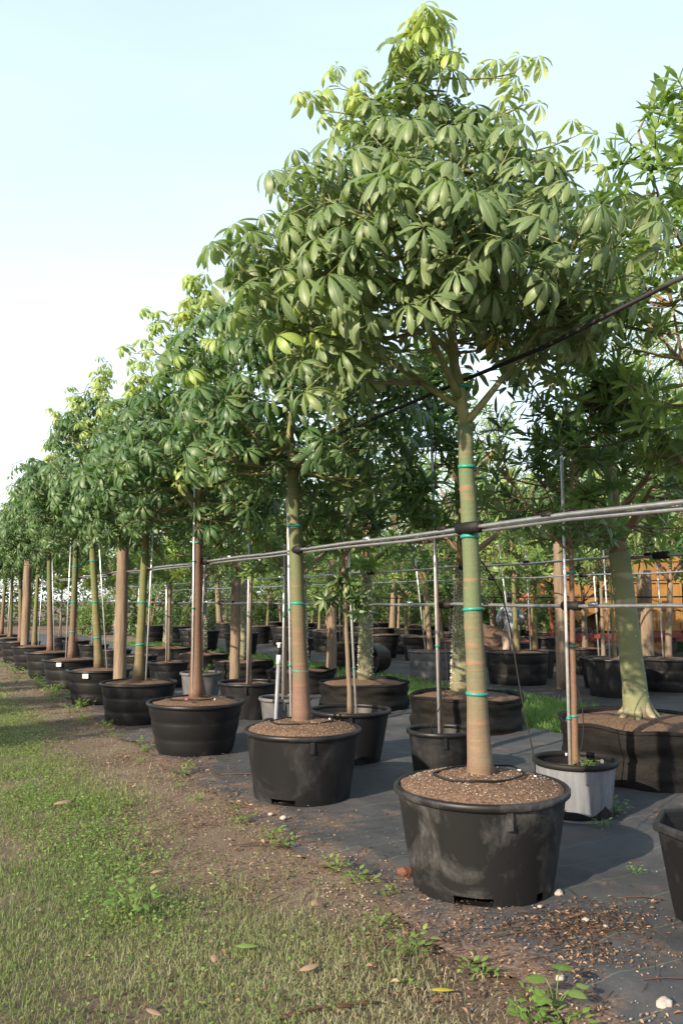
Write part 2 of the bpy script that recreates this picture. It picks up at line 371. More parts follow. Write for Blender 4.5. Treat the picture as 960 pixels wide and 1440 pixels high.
class MB:
    def __init__(s):
        s.v = []; s.f = []; s.rnd = []; s.mid = []; s.smooth = True; s.has = False

    def add(s, vs, fs):
        o = len(s.v)
        s.v.extend([tuple(x) for x in vs])
        s.f.extend([tuple(i + o for i in q) for q in fs])

    def tube(s, pts, rad, sides=8, cap=True):
        pts = [Vector(p) for p in pts]
        if not hasattr(rad, '__len__'):
            rad = [rad] * len(pts)
        vs = []; fs = []
        u = None
        for i, p in enumerate(pts):
            d = (pts[min(i + 1, len(pts) - 1)] - pts[max(i - 1, 0)])
            d = d.normalized() if d.length > 1e-9 else Vector((0, 0, 1))
            if u is None:
                u = d.orthogonal().normalized()
            u = (u - d * u.dot(d))
            u = u.normalized() if u.length > 1e-6 else d.orthogonal().normalized()
            w = d.cross(u)
            for k in range(sides):
                a = 2 * math.pi * k / sides
                vs.append(p + (u * math.cos(a) + w * math.sin(a)) * rad[i])
        for i in range(len(pts) - 1):
            for k in range(sides):
                k2 = (k + 1) % sides
                fs.append((i * sides + k, i * sides + k2, (i + 1) * sides + k2, (i + 1) * sides + k))
        if cap:
            fs.append(tuple(reversed(range(sides))))
            fs.append(tuple((len(pts) - 1) * sides + k for k in range(sides)))
        s.add(vs, fs)
        return s

    def lathe(s, prof, seg=40, wob=None, close=False, skip=None, ell=(1, 1)):
        vs = []; fs = []
        n = len(prof)
        for j, (r, z) in enumerate(prof):
            for k in range(seg):
                a = 2 * math.pi * k / seg
                rr, zz = r, z
                if wob:
                    rr, zz = wob(r, z, a)
                vs.append((rr * math.cos(a) * ell[0], rr * math.sin(a) * ell[1], zz))
        for j in range(n - 1 + (1 if close else 0)):
            j2 = (j + 1) % n
            for k in range(seg):
                if skip and skip(j, k):
                    continue
                k2 = (k + 1) % seg
                fs.append((j * seg + k, j * seg + k2, j2 * seg + k2, j2 * seg + k))
        s.add(vs, fs)
        return s

    def box(s, lo, hi, M=None):
        x0, y0, z0 = lo; x1, y1, z1 = hi
        vs = [Vector(q) for q in ((x0, y0, z0), (x1, y0, z0), (x1, y1, z0), (x0, y1, z0), (x0, y0, z1), (x1, y0, z1), (x1, y1, z1), (x0, y1, z1))]
        if M:
            vs = [M @ q for q in vs]
        s.add(vs, [(0, 3, 2, 1), (4, 5, 6, 7), (0, 1, 5, 4), (1, 2, 6, 5), (2, 3, 7, 6), (3, 0, 4, 7)])
        return s

    def prism(s, poly, y0, y1):
        """polygon in x,z swept from y0 to y1"""
        n = len(poly)
        vs = [(x, y0, z) for x, z in poly] + [(x, y1, z) for x, z in poly]
        fs = [tuple(range(n)), tuple(reversed(range(n, 2 * n)))]
        for i in range(n):
            j = (i + 1) % n
            fs.append((i, i + n, j + n, j))
        s.add(vs, fs)
        return s

    def build(s, name, m, parent=None, smooth=None, loc=None):
        me = bpy.data.meshes.new(name)
        me.from_pydata(s.v, [], s.f)
        if smooth if smooth is not None else s.smooth:
            me.polygons.foreach_set('use_smooth', [True] * len(me.polygons))
        me.materials.append(MATS[m])
        me.update()
        return link(name, me, parent, loc)


def link(name, me, parent=None, loc=None):
    o = bpy.data.objects.new(name, me)
    COL.objects.link(o)
    o.parent = parent
    if loc is not None:
        o.location = loc
    return o


def tag(o, label=None, cat=None, group=None, kind=None):
    if label: o['label'] = label
    if cat: o['category'] = cat
    if group: o['group'] = group
    if kind: o['kind'] = kind
    return o


def empty(name, loc, rz=0.0):
    o = bpy.data.objects.new(name, None)
    o.empty_display_size = 0.1
    COL.objects.link(o)
    o.location = loc
    o.rotation_euler = (0, 0, rz)
    return o


KIDS = {}


def copy_tree(o, parent=None):
    c = o.copy()
    COL.objects.link(c)
    c.parent = parent
    for ch in o.children:
        copy_tree(ch, c)
    return c


def np_mesh(name, V, F3=None, F4=None, rnd=None, mid=None, mats=(), smooth=True):
    """fast mesh from numpy: V (n,3), F3 triangles, F4 quads"""
    me = bpy.data.meshes.new(name)
    me.vertices.add(len(V)); me.vertices.foreach_set('co', np.asarray(V, dtype=np.float32).ravel())
    loops = []; starts = []; tot = []
    s = 0
    for F in (F3, F4):
        if F is None or len(F) == 0:
            continue
        F = np.asarray(F, dtype=np.int32); k = F.shape[1]
        loops.append(F.ravel()); starts.append(s + np.arange(len(F), dtype=np.int32) * k); s += F.size
    loops = np.concatenate(loops); starts = np.concatenate(starts)
    me.loops.add(len(loops)); me.loops.foreach_set('vertex_index', loops)
    me.polygons.add(len(starts)); me.polygons.foreach_set('loop_start', starts)
    me.polygons.foreach_set('use_smooth', np.full(len(starts), smooth))
    for nm, arr in (('rnd', rnd), ('mid', mid)):
        if arr is not None:
            at = me.attributes.new(nm, 'FLOAT', 'POINT')
            at.data.foreach_set('value', np.asarray(arr, dtype=np.float32))
    for m in mats:
        me.materials.append(MATS[m])
    me.update(calc_edges=True)
    return me


def vnoise(x, y, seed=0, scale=1.0):
    """smooth value noise 0..1 on arrays"""
    x = np.asarray(x) * scale; y = np.asarray(y) * scale
    xi = np.floor(x).astype(np.int64); yi = np.floor(y).astype(np.int64)
    fx = x - xi; fy = y - yi
    fx = fx * fx * (3 - 2 * fx); fy = fy * fy * (3 - 2 * fy)

    def h(a, b):
        n = (a * 374761393 + b * 668265263 + seed * 974634) & 0x7fffffff
        n = ((n ^ (n >> 13)) * 1274126177) & 0x7fffffff
        n = n ^ (n >> 16)
        return (n & 0xffff) / 65535.0
    return (h(xi, yi) * (1 - fx) + h(xi + 1, yi) * fx) * (1 - fy) + (h(xi, yi + 1) * (1 - fx) + h(xi + 1, yi + 1) * fx) * fy


def fbm(x, y, seed=0, scale=1.0):
    return (vnoise(x, y, seed, scale) * 0.55 + vnoise(x, y, seed + 1, scale * 2.3) * 0.28 + vnoise(x, y, seed + 2, scale * 5.1) * 0.17)


# ------------------------------------------------------------------ leaf shapes (vertex arrays that crowns reuse)

def blade(length, width, d0, droop, az, fold, n=4, wmax=0.55, curl=0.0, stem=0.0, neck=0.8, tip=0.75):
    """one leaf or leaflet: leaves the origin at azimuth az, elevation d0, bending down by droop; V-folded on the midrib"""
    vs = []; mid = []
    p = Vector((stem * math.cos(az) * math.cos(d0), stem * math.sin(az) * math.cos(d0), stem * math.sin(d0)))
    el = d0
    side = Vector((-math.sin(az), math.cos(az), 0))
    step = length / n
    for i in range(n + 1):
        t = i / n
        if t <= wmax:
            w = math.sin(t / wmax * math.pi / 2) ** neck
        else:
            w = math.cos((t - wmax) / (1 - wmax) * math.pi / 2) ** tip
        w = max(w, 0.04) * width / 2
        d = Vector((math.cos(az) * math.cos(el), math.sin(az) * math.cos(el), math.sin(el)))
        up = d.cross(side) * -1
        sd = (side + d * curl * t).normalized()
        vs += [p + sd * w * math.cos(fold) + up * w * math.sin(fold), p.copy(), p - sd * w * math.cos(fold) + up * w * math.sin(fold)]
        mid += [0, 1, 0]
        p = p + d * step
        el -= droop / n
    fs = []
    for i in range(n):
        a = i * 3
        fs += [(a, a + 1, a + 4, a + 3), (a + 1, a + 2, a + 5, a + 4)]
    return vs, fs, mid


def leaf_pack(parts, rng, spread=0.12):
    V = []; F = []; Mi = []; Rn = []
    for vs, fs, mid in parts:
        o = len(V)
        V += [tuple(v) for v in vs]; F += [tuple(i + o for i in f) for f in fs]; Mi += mid
        Rn += [rng.random() * spread] * len(vs)
    return np.array(V, dtype=np.float64), np.array(F, dtype=np.int64), np.array(Mi), np.array(Rn)


def palmate(rng, droop):
    n = rng.choice((6, 7, 7, 8))
    parts = []
    a0 = rng.random() * 6.28
    for i in range(n):
        az = a0 + i / n * 2 * math.pi * 0.93 + rng.uniform(-0.16, 0.16)
        L = rng.uniform(0.19, 0.25) * (1.0 - 0.45 * abs((i / (n - 1)) - 0.5))
        parts.append(blade(L, L * rng.uniform(0.285, 0.345), R(rng.uniform(-14, 16)) - droop * 0.16, droop * rng.uniform(0.8, 1.45), az, R(rng.uniform(10, 30)),
                           n=6, wmax=0.64, curl=rng.uniform(-0.35, 0.35), stem=0.018, neck=1.25, tip=0.6))
    return leaf_pack(parts, rng)


def lance_cluster(rng, nl=11, L0=0.15, ratio=0.27, droop=0.8):
    """leaves gathered round a shoot end, axis = local z"""
    parts = []
    for i in range(nl):
        az = i * 2.39996 + rng.uniform(-0.3, 0.3)
        L = L0 * rng.uniform(0.75, 1.15)
        el = R(70 - 85 * (i / nl) + rng.uniform(-12, 12))
        vs, fs, mid = blade(L, L * ratio * rng.uniform(0.85, 1.15), el, droop * rng.uniform(0.6, 1.3), az, R(rng.uniform(8, 24)), n=4, wmax=0.45, curl=rng.uniform(-0.2, 0.2))
        off = Vector((0, 0, -0.09 * (i / nl)))
        parts.append(([v + off for v in vs], fs, mid))
    return leaf_pack(parts, rng, 0.2)


def feather_spray(rng, n=26, size=0.30):
    parts = []
    for i in range(n):
        q = Vector((rng.gauss(0, size), rng.gauss(0, size), rng.gauss(0, size * 0.45)))
        L = rng.uniform(0.05, 0.11)
        vs, fs, mid = blade(L, L * 0.42, R(rng.uniform(-50, 30)), 0.5, rng.random() * 6.28, 0.2, n=2)
        parts.append(([v + q for v in vs], fs, mid))
    return leaf_pack(parts, rng, 0.3)


LR = random.Random(11)
PALM = [palmate(LR, d) for d in (0.8, 0.95, 1.1, 1.2, 1.3, 0.85, 1.0, 1.45)]
YOUNG = [palmate(LR, d) for d in (1.0, 1.25, 1.5, 1.15)]
LANCE = [lance_cluster(LR) for _ in range(5)]
LANCE_LONG = [lance_cluster(LR, 10, 0.19, 0.20, 1.0) for _ in range(4)]
LANCE_WIDE = [lance_cluster(LR, 11, 0.17, 0.36, 0.9) for _ in range(5)]
FEATHER = [feather_spray(LR) for _ in range(5)]
DENSE = [feather_spray(LR, 20, 0.24) for _ in range(5)]


def mesh_of(pack, m, name):
    V, F, Mi, Rn = pack
    return np_mesh(name, V, None, F, Rn, Mi, (m,))


LEAF_ME = {}


def leaf_mesh(kind, i, m):
    k = (kind, i, m)
    if k not in LEAF_ME:
        src = {'palm': PALM, 'young': YOUNG, 'lance': LANCE, 'lance_long': LANCE_LONG, 'lance_wide': LANCE_WIDE, 'feather': FEATHER, 'dense': DENSE}[kind]
        LEAF_ME[k] = mesh_of(src[i % len(src)], m, 'leaf' if kind in ('palm', 'young') else 'leaf_cluster')
    return LEAF_ME[k]


def frame(axis, spin):
    z = axis.normalized()
    q = Vector((0, 0, 1)).rotation_difference(z)
    return (q @ Quaternion((0, 0, 1), spin))


def joined(places, name, parent, default_m):
    """all given leaves as one mesh; places = (kind, i, mat, pos, quat, scale, rnd)"""
    src = {'palm': PALM, 'young': YOUNG, 'lance': LANCE, 'lance_long': LANCE_LONG, 'lance_wide': LANCE_WIDE, 'feather': FEATHER, 'dense': DENSE}
    mats = sorted({p[2] for p in places})
    Vs = []; Fs = []; Rs = []; Ms = []; mi = []
    o = 0
    for kind, i, m, pos, q, sc, rn in places:
        V, F, Mi, Rn = src[kind][i % len(src[kind])]
        Mx = np.array(q.to_matrix()) * sc
        Vs.append(V @ Mx.T + np.array(pos)); Fs.append(F + o); Rs.append(Rn + rn); Ms.append(Mi)
        mi.append(np.full(len(F), mats.index(m), dtype=np.int32)); o += len(V)
    me = np_mesh(name, np.concatenate(Vs), None, np.concatenate(Fs), np.concatenate(Rs), np.concatenate(Ms), mats)
    me.polygons.foreach_set('material_index', np.concatenate(mi))
    ob = link(name, me, parent)
    ob['kind'] = 'stuff'
    return ob


def interp(profile, z):
    if z <= profile[0][0]: return profile[0][1]
    for (a, ra), (b, rb) in zip(profile, profile[1:]):
        if z <= b:
            return ra + (rb - ra) * (z - a) / (b - a)
    return profile[-1][1]


def bez(a, b, c, n):
    return [a * (1 - t) ** 2 + b * 2 * t * (1 - t) + c * t * t for t in [i / n for i in range(n + 1)]]


def broad_tree(seed, loc, base_z, fork_z, top_z, profile, n_tips, lean, bark, off=(0, 0), extra=(), r0=0.068, r1=0.046, limbs=7,
               objs=300, leaf_scale=1.0, kind='palm', leafm='leaf_big', youngm='leaf_young', twigm='twig_green', per_tip=(5, 8),
               young_top=0.16, hollow=0.5, name='broadleaf_tree', sortcam=True, yellow=0.003, single=True, petiole=0.20, flare=1.38, limb_el=1.0):
    """a tree whose trunk carries limbs and twigs that end in whorls of leaves"""
    rng = random.Random(seed)
    root = empty(name, loc)
    off = Vector((off[0], off[1], 0))
    lean = Vector((lean[0], lean[1], 0))

    def axis(z):
        t = (z - base_z) / max(fork_z - base_z, 0.1)
        return lean * min(t, 1.6) + off * max(0.0, min(1.0, (z - fork_z) / max(0.1, (top_z - fork_z) * 0.4))) * 0.5 + Vector((0, 0, z))
    tb = MB()
    nt = 14
    pts = []; rad = []
    for i in range(nt + 1):
        t = i / nt
        z = base_z + (fork_z - base_z) * t
        p = axis(z) + Vector((rng.uniform(-1, 1), rng.uniform(-1, 1), 0)) * 0.0025
        rr = r0 + (r1 - r0) * t + r0 * (flare - 1) * math.exp(-t * 11) + rng.uniform(-1, 1) * 0.0012
        pts.append(p); rad.append(rr)
    rad[-1] *= 1.12
    tb.tube(pts, rad, 16)
    tb.build('trunk', bark, root)
    wood = MB()
    nodes = []
    lead = []
    lr = []
    zl = fork_z - 0.05
    k = 0
    while zl < top_z - 0.2:
        t = (zl - fork_z) / (top_z - fork_z)
        lead.append(axis(zl) + Vector((rng.uniform(-1, 1), rng.uniform(-1, 1), 0)) * 0.035 * min(1, t * 3))
        lr.append(max(0.006, r1 * 0.80 * (1 - t) ** 0.9))
        zl += 0.14
    wood.tube(lead, lr, 10)
    for p, r_ in zip(lead, lr):
        nodes.append((p, r_))
    a0 = rng.random() * 6.28
    for i in range(limbs):
        t = i / max(1, limbs - 1)
        zs = fork_z + (top_z - fork_z) * 0.5 * max(0.0, (i - 2.6) / max(1, limbs - 3.6))
        az = a0 + i * 2.39996 + rng.uniform(-0.3, 0.3)
        if i < 4: az = a0 + i * 1.5708 + rng.uniform(-0.2, 0.2); zs = fork_z + 0.05 * i
        ze = min(top_z - 0.35, zs + (top_z - fork_z) * rng.uniform(0.24, 0.36) * limb_el)
        Rr = interp(profile, ze) * rng.uniform(0.62, 0.82)
        s_ = axis(zs)
        e_ = Vector((math.cos(az) * Rr, math.sin(az) * Rr, ze)) + off * 0.9 + lean * 1.2
        c_ = s_ + (e_ - s_) * 0.45 + Vector((0, 0, -0.04)) + Vector((rng.uniform(-1, 1), rng.uniform(-1, 1), 0)) * 0.07
        path = bez(s_, c_, e_, 8)
        rr = [max(0.007, r1 * 0.66 * (1 - 0.45 * t) * (1 - 0.75 * j / 8)) for j in range(9)]
        wood.tube(path, rr, 8)
        for p, r_ in zip(path[2:], rr[2:]):
            nodes.append((p, r_))
    tips = []
    tries = 0
    zlo = profile[0][0]; zhi = top_z
    while len(tips) < n_tips and tries < n_tips * 60:
        tries += 1
        z = rng.uniform(zlo, zhi)
        Rz = interp(profile, z)
        if rng.random() > (Rz + 0.12) / 1.3 / max(0.3, max(p[1] for p in profile) / 1.2):
            continue
        q = rng.random() ** 0.5 * 0.62 + 0.38
        az = rng.random() * 6.28
        rad_ = Rz * q
        if z < fork_z + hollow and rad_ < 0.55 * max(p[1] for p in profile):
            continue
        p = Vector((math.cos(az) * rad_, math.sin(az) * rad_, z)) + off * min(1, max(0, (z - fork_z) / 0.6)) + lean * 1.2
        if any((p - t[0]).length < 0.15 for t in tips):
            continue
        tips.append((p, (z - zlo) / (zhi - zlo), q))
    for e in extra:
        tips.append((Vector(e), 1.0 if e[2] > top_z - 0.95 else 0.4, 1.0))
    places = []
    for p, hz, q in tips:
        best = min(nodes, key=lambda nd: (nd[0] - p).length + max(0, nd[0].z - p.z) * 1.3)
        b = best[0]
        ln = (p - b).length
        c = b + (p - b) * 0.5 + Vector((0, 0, -0.12 * ln)) + Vector((rng.uniform(-1, 1), rng.uniform(-1, 1), rng.uniform(-1, 1))) * 0.08 * ln
        path = bez(b, c, p, 6)
        wood.tube(path, [min(best[1], 0.013) * (1 - 0.62 * j / 6) + 0.0015 for j in range(7)], 5)
        ctr = Vector((off.x + lean.x, off.y + lean.y, fork_z + (top_z - fork_z) * 0.35))
        outd = (p - ctr); outd.z *= 0.5
        outd = outd.normalized() if outd.length > 1e-3 else Vector((0, 0, 1))
        young = hz > 1 - young_top or rng.random() < 0.08 * hz
        if kind == 'palm':
            k = rng.randint(*per_tip)
            for j in range(k):
                tt = 1 - 0.5 * (j / k)
                pp = path[0].lerp(path[-1], tt) if False else path[min(6, max(0, int(round(tt * 6))))]
                td = (path[-1] - path[-2]).normalized()
                az = j * 2.39996 + rng.random()
                u = td.orthogonal().normalized(); w = td.cross(u)
                ad = u * math.cos(az) + w * math.sin(az)
                pl = petiole * rng.uniform(0.7, 1.35) * (0.7 if young and hz > 0.9 else 1)
                hub = pp + (ad * 0.85 + td * 0.55 + Vector((0, 0, 0.25)) + outd * 0.15).normalized() * pl
                mid_ = pp.lerp(hub, 0.5) + Vector((0, 0, 0.018))
                wood.tube([pp, mid_, hub], [0.0035, 0.0028, 0.0026], 3, cap=False)
                ax = Vector((0, 0, 1.0)) + ad * 0.35 + outd * 0.55 + Vector((rng.gauss(0, .18), rng.gauss(0, .18), rng.gauss(0, .1)))
                m = youngm if young else leafm
                if rng.random() < yellow: m = 'leaf_yellow'
                kd = 'young' if young else 'palm'
                sc = leaf_scale * rng.uniform(0.62, 1.12) * (0.85 if young and hz > 0.9 else 1)
                places.append((kd, rng.randrange(8), m, hub, frame(ax, rng.random() * 6.28), sc, rng.random()))
        else:
            k = rng.randint(*per_tip)
            for j in range(k):
                tt = 1 - 0.65 * (j / max(1, k))
                pp = path[min(6, max(0, int(round(tt * 6))))] + Vector((rng.gauss(0, .05), rng.gauss(0, .05), rng.gauss(0, .04))) * (0 if j == 0 else 1)
                td = (path[-1] - path[-2]).normalized()
                ax = td * 0.6 + Vector((0, 0, 0.55)) + outd * 0.3 + Vector((rng.gauss(0, .3), rng.gauss(0, .3), rng.gauss(0, .2)))
                m = youngm if (young and rng.random() < 0.7) else leafm
                places.append((kind, rng.randrange(5), m, pp, frame(ax, rng.random() * 6.28), leaf_scale * rng.uniform(0.8, 1.15), rng.random()))
    cr_ = wood.build('crown', twigm, root)
    if objs:
        wp = Vector(loc)
        camp = Vector((0, 0, 1.6))
        places.sort(key=lambda pl: (wp + pl[3] - camp).length)
        for pl in places[:objs]:
            kd, i, m, pos, q, sc, rn = pl
            o = link('leaf' if kd in ('palm', 'young') else 'leaf_cluster', leaf_mesh(kd, i if kd == 'palm' else i % 4, m), cr_)
            o.location = pos; o.rotation_mode = 'QUATERNION'; o.rotation_quaternion = q; o.scale = (sc, sc, sc)
        places = places[objs:]
    if places:
        joined(places, 'foliage', cr_, leafm)
    return root


TR = random.Random(77)


def band(parent, name, centre, r, h, m, tail=0):
    """a tie wound round a trunk"""
    b = MB().lathe([(r, -h / 2), (r + 0.004, -h / 2), (r + 0.005, h / 2), (r, h / 2)], 20, close=True)
    o = b.build(name, m, parent, loc=centre)
    o.rotation_euler = (TR.uniform(-.13, .13), TR.uniform(-.13, .13), 0)
    return o


# ------------------------------------------------------------------ the ground

def grid_sheet(name, xs, ys, zf, m, edge=None):
    X, Y = np.meshgrid(xs, ys)
    if edge is not None:
        X = edge(X, Y)
    Z = zf(X, Y)
    V = np.stack([X.ravel(), Y.ravel(), Z.ravel()], 1)
    nx = len(xs); ny = len(ys)
    i = (np.arange(ny - 1)[:, None] * nx + np.arange(nx - 1)[None, :]).ravel()
    F = np.stack([i, i + 1, i + nx + 1, i + nx], 1)
    o = link(name, np_mesh(name, V, None, F, mats=(m,)))
    return o


g = np.concatenate([[-900, -200, -60, -20, -8], np.arange(-4, 3.01, 0.25), [6, 12, 25, 60, 200, 900]])
gy = np.concatenate([[-900, -200, -40, -10], np.arange(-2, 26, 0.25), [30, 40, 60, 200, 900]])
tag(grid_sheet('ground', g, gy, lambda x, y: (fbm(x, y, 5, 1.7) - 0.5) * 0.02 * ((x < 2.2) & (x > -4)) - 0.004, 'lane_ground'), kind='structure')


def mat_edge(X, Y):
    return X


def mat_x0(y):
    return 2.28 + (fbm(y, y * 0 + 3, 9, 1.1) - 0.5) * 0.42 + (fbm(y, y * 0, 19, 5.0) - 0.5) * 0.14 + np.clip((y - 6) * 0.035, 0, 0.25)


mx = np.concatenate([[0.0, 0.02, 0.06, 0.12, 0.2], np.linspace(0.25, 4.7, 90)])
my = np.concatenate([[-3, -1], np.arange(0.5, 14, 0.05), np.arange(14, 42, 0.5)])
tag(grid_sheet('weed_mat', mx, my, lambda x, y: 0.014 + fbm(x, y, 21, 1.4) * 0.014 + 0.012 * np.abs(np.sin((x * 0.6 + y) * 2.3 + fbm(x, y, 3, 0.9) * 7)) ** 26 + 0.008 * np.abs(np.sin((x * 1.7 - y * .4) * 1.9 + fbm(x, y, 13, 1.1) * 6)) ** 30, 'weed_mat_cloth',
               edge=lambda X, Y: mat_x0(Y) + X), kind='structure')
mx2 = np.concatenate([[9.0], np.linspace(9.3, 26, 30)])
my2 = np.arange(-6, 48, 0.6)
tag(grid_sheet('rear_weed_mat', mx2, my2, lambda x, y: 0.012 + fbm(x, y, 31, 0.9) * 0.012, 'rear_cloth_shaded',
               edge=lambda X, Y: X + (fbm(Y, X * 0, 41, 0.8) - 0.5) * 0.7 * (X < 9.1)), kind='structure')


def grass_obj(name, n, xr, yr, dens, L, wd, m, label, seed, greenf=None):
    rs = np.random.RandomState(seed)
    x = rs.uniform(*xr, n * 3); y = yr[0] + (yr[1] - yr[0]) * rs.uniform(0, 1, n * 3) ** 1.6
    keep = rs.uniform(0, 1, n * 3) < dens(x, y)
    x = x[keep][:n]; y = y[keep][:n]; n = len(x)
    a = rs.uniform(0, 6.283, n); ln = L * rs.uniform(0.45, 1.25, n) * (0.6 + 0.8 * fbm(x, y, seed, 1.9)); lean = rs.uniform(0.15, 1.25, n)
    b = rs.uniform(0, 6.283, n)
    w = wd * rs.uniform(0.6, 1.3, n) * (1 + 0.05 * y)
    dx = np.cos(a) * w; dy = np.sin(a) * w
    z0 = np.zeros(n)
    p0 = np.stack([x - dx, y - dy, z0], 1); p1 = np.stack([x + dx, y + dy, z0], 1)
    hx = np.cos(b) * np.sin(lean); hy = np.sin(b) * np.sin(lean); hz = np.cos(lean)
    q = np.stack([x + hx * ln * 0.45, y + hy * ln * 0.45, hz * ln * 0.62 + 0.002], 1)
    p2 = q - np.stack([dx, dy, z0], 1) * 0.75; p3 = q + np.stack([dx, dy, z0], 1) * 0.75
    p4 = np.stack([x + hx * ln, y + hy * ln, hz * ln * 0.92 + 0.002], 1)
    V = np.stack([p0, p1, p2, p3, p4], 1).reshape(-1, 3)
    i = np.arange(n) * 5
    F4 = np.stack([i, i + 1, i + 3, i + 2], 1); F3 = np.stack([i + 2, i + 3, i + 4], 1)
    base = greenf(x, y) if greenf else rs.uniform(0, 1, n)
    rn = np.clip(base + rs.normal(0, 0.14, n), 0.0, 0.98)
    o = link(name, np_mesh(name, V, F3, F4, np.repeat(rn, 5), np.zeros(n * 5), (m,)))
    return tag(o, label, 'grass', kind='stuff')


def lane_dens(x, y):
    e = np.where(y > 4.6, 1.88, 2.02) + (fbm(y, x * 0, 51, 0.9) - 0.5) * 0.6
    d = np.clip((e - x) / 0.55, 0, 1) * 0.88 + 0.05
    patch = np.clip((fbm(x, y, 61, 1.15) - 0.33) * 4.5, 0.14, 1) * np.clip(1.25 - y * 0.03, 0.5, 1)
    return np.where(x < mat_x0(y) - 0.02, d * patch, 0.0)


def lane_dry(x, y):
    g_ = fbm(x, y, 71, 0.8)
    return np.clip(0.40 + (x - 1.2) * 0.30 - 0.34 * np.exp(-((x - 1.15) / .45) ** 2 - ((y - 7.2) / 2.6) ** 2) + (g_ - 0.5) * 1.3, 0.02, 0.95)


grass_obj('lane_grass', 210000, (-0.6, 2.5), (1.6, 24), lane_dens, 0.045, 0.0015, 'grass', 'short dry mown grass along the lane', 101, lane_dry)
grass_obj('strip_grass', 42000, (7.0, 9.2), (3, 32), lambda x, y: np.clip((fbm(x, y, 81, 0.9) - 0.25) * 3, 0.1, 1), 0.13, 0.0045, 'grass_green',
          'green grass strip behind the row of cloth bags', 103, lambda x, y: np.clip(fbm(x, y, 83, 1.0), 0, 1))


def leaf_scatter(name, pts, size, m, kind_label, cat, seed, flat=True, aspect=0.5, broad=3):
    """small loose leaves or flakes lying about, one mesh"""
    rng = random.Random(seed)
    V = []; F = []; Rn = []
    for (x, y, z, s_, rn) in pts:
        a = rng.random() * 6.28; t = rng.gauss(0, 0.35); o = len(V)
        q = Matrix.Rotation(a, 3, 'Z') @ Matrix.Rotation(t, 3, 'X') @ Matrix.Rotation(rng.gauss(0, 0.3), 3, 'Y')
        w = s_ * aspect * rng.uniform(0.6, 1.2)
        c = rng.uniform(0.05, 0.25) * s_
        for p in ((-s_ * .5, 0, 0), (-s_ * .1, w * .5, c), (s_ * .2, w * .42, c), (s_ * .5, 0, 0), (s_ * .15, -w * .5, c * .8), (-s_ * .15, -w * .45, c), (0, 0, 0.0)):
            v = q @ Vector(p); V.append((v.x + x, v.y + y, v.z + z + 0.004))
        F += [(o + 6, o, o + 5), (o + 6, o + 1, o), (o + 6, o + 2, o + 1), (o + 6, o + 3, o + 2), (o + 6, o + 4, o + 3), (o + 6, o + 5, o + 4)]
        Rn += [rn] * 7
    ob = link(name, np_mesh(name, np.array(V), np.array(F), None, Rn, np.zeros(len(V)), (m,)))
    return tag(ob, kind_label, cat, kind='stuff')


SR = np.random.RandomState(7)
# clover and broad weeds growing in the grass on the lane side
pts = []
while len(pts) < 13000:
    x = SR.uniform(0.2, 2.2); y = 3.0 + 13 * SR.uniform() ** 1.5
    d = math.exp(-((x - 1.22) / 0.33) ** 2 - ((y - 6.9) / 2.3) ** 2) * 1.0 + 0.55 * math.exp(-((x - 1.12) / 0.3) ** 2 - ((y - 4.35) / 0.32) ** 2) \
        + 0.55 * math.exp(-((x - 1.45) / 0.35) ** 2 - ((y - 12.5) / 3.0) ** 2) + 0.025
    if SR.uniform() < d * (0.25 + 1.5 * max(0, float(fbm(x, y, 91, 2.2)) - 0.3)):
        pts.append((x, y, SR.uniform(0.008, 0.055), SR.uniform(0.009, 0.024), SR.uniform(0, 0.95)))
leaf_scatter('clover_patch', pts, 0, 'weed', 'low green clover and weeds spreading through the lane grass', 'weeds', 3, aspect=0.75)
# dead leaf flakes and bark bits along the mat edge
pts = []
while len(pts) < 13000:
    y = 1.8 + 18 * SR.uniform() ** 1.5
    x = SR.normal(2.05, 0.40)
    if x < 0.2 or x > 4.6: continue
    n_ = float(fbm(x, y, 95, 1.5))
    if SR.uniform() < np.clip((n_ - 0.30) * 3.2, 0.05, 1):
        z = 0.030 if x > float(mat_x0(np.array(y))) else 0.010
        pts.append((x, y, z, SR.uniform(0.006, 0.030) * (1.5 if SR.uniform() < .10 else .8), SR.uniform(0, 0.98)))
for _ in range(420):
    pts.append((SR.uniform(-0.2, 1.9), 2 + 10 * SR.uniform() ** 1.4, 0.02, SR.uniform(0.015, 0.045), SR.uniform(0.1, 0.98)))
for cx, cy, sx, sy, k in ((3.02, 3.18, 0.20, 0.12, 700), (2.72, 2.86, 0.14, 0.10, 330), (2.55, 3.35, 0.16, 0.2, 260)):
    for _ in range(k):
        pts.append((SR.normal(cx, sx), SR.normal(cy, sy), 0.03, SR.uniform(0.008, 0.03), SR.uniform(0.1, 0.9)))
leaf_scatter('leaf_litter', pts, 0, 'litter', 'brown leaf litter and bark flakes along the mat edge', 'leaf litter', 4, aspect=0.45)
# fine twig fibres
tw = MB(); rng = random.Random(31)
for i in range(520):
    y = 1.9 + 12 * rng.random() ** 1.5; x = rng.gauss(2.35, 0.42)
    if i > 380: x = rng.gauss(2.98, 0.18); y = rng.gauss(3.15, 0.14)
    a = rng.random() * 6.28; L = rng.uniform(0.03, 0.16)
    d = Vector((math.cos(a), math.sin(a), 0)); p = Vector((x, y, 0.036 if x > 2.25 else 0.012))
    tw.tube([p, p + d * L * .5 + Vector((0, 0, rng.uniform(0, .012))), p + d * L + d.orthogonal() * L * .1], rng.uniform(0.0010, 0.0026), 3)
tag(tw.build('twig_litter', 'litter'), 'fine dry twigs strewn over the mat edge', 'twigs', kind='stuff')


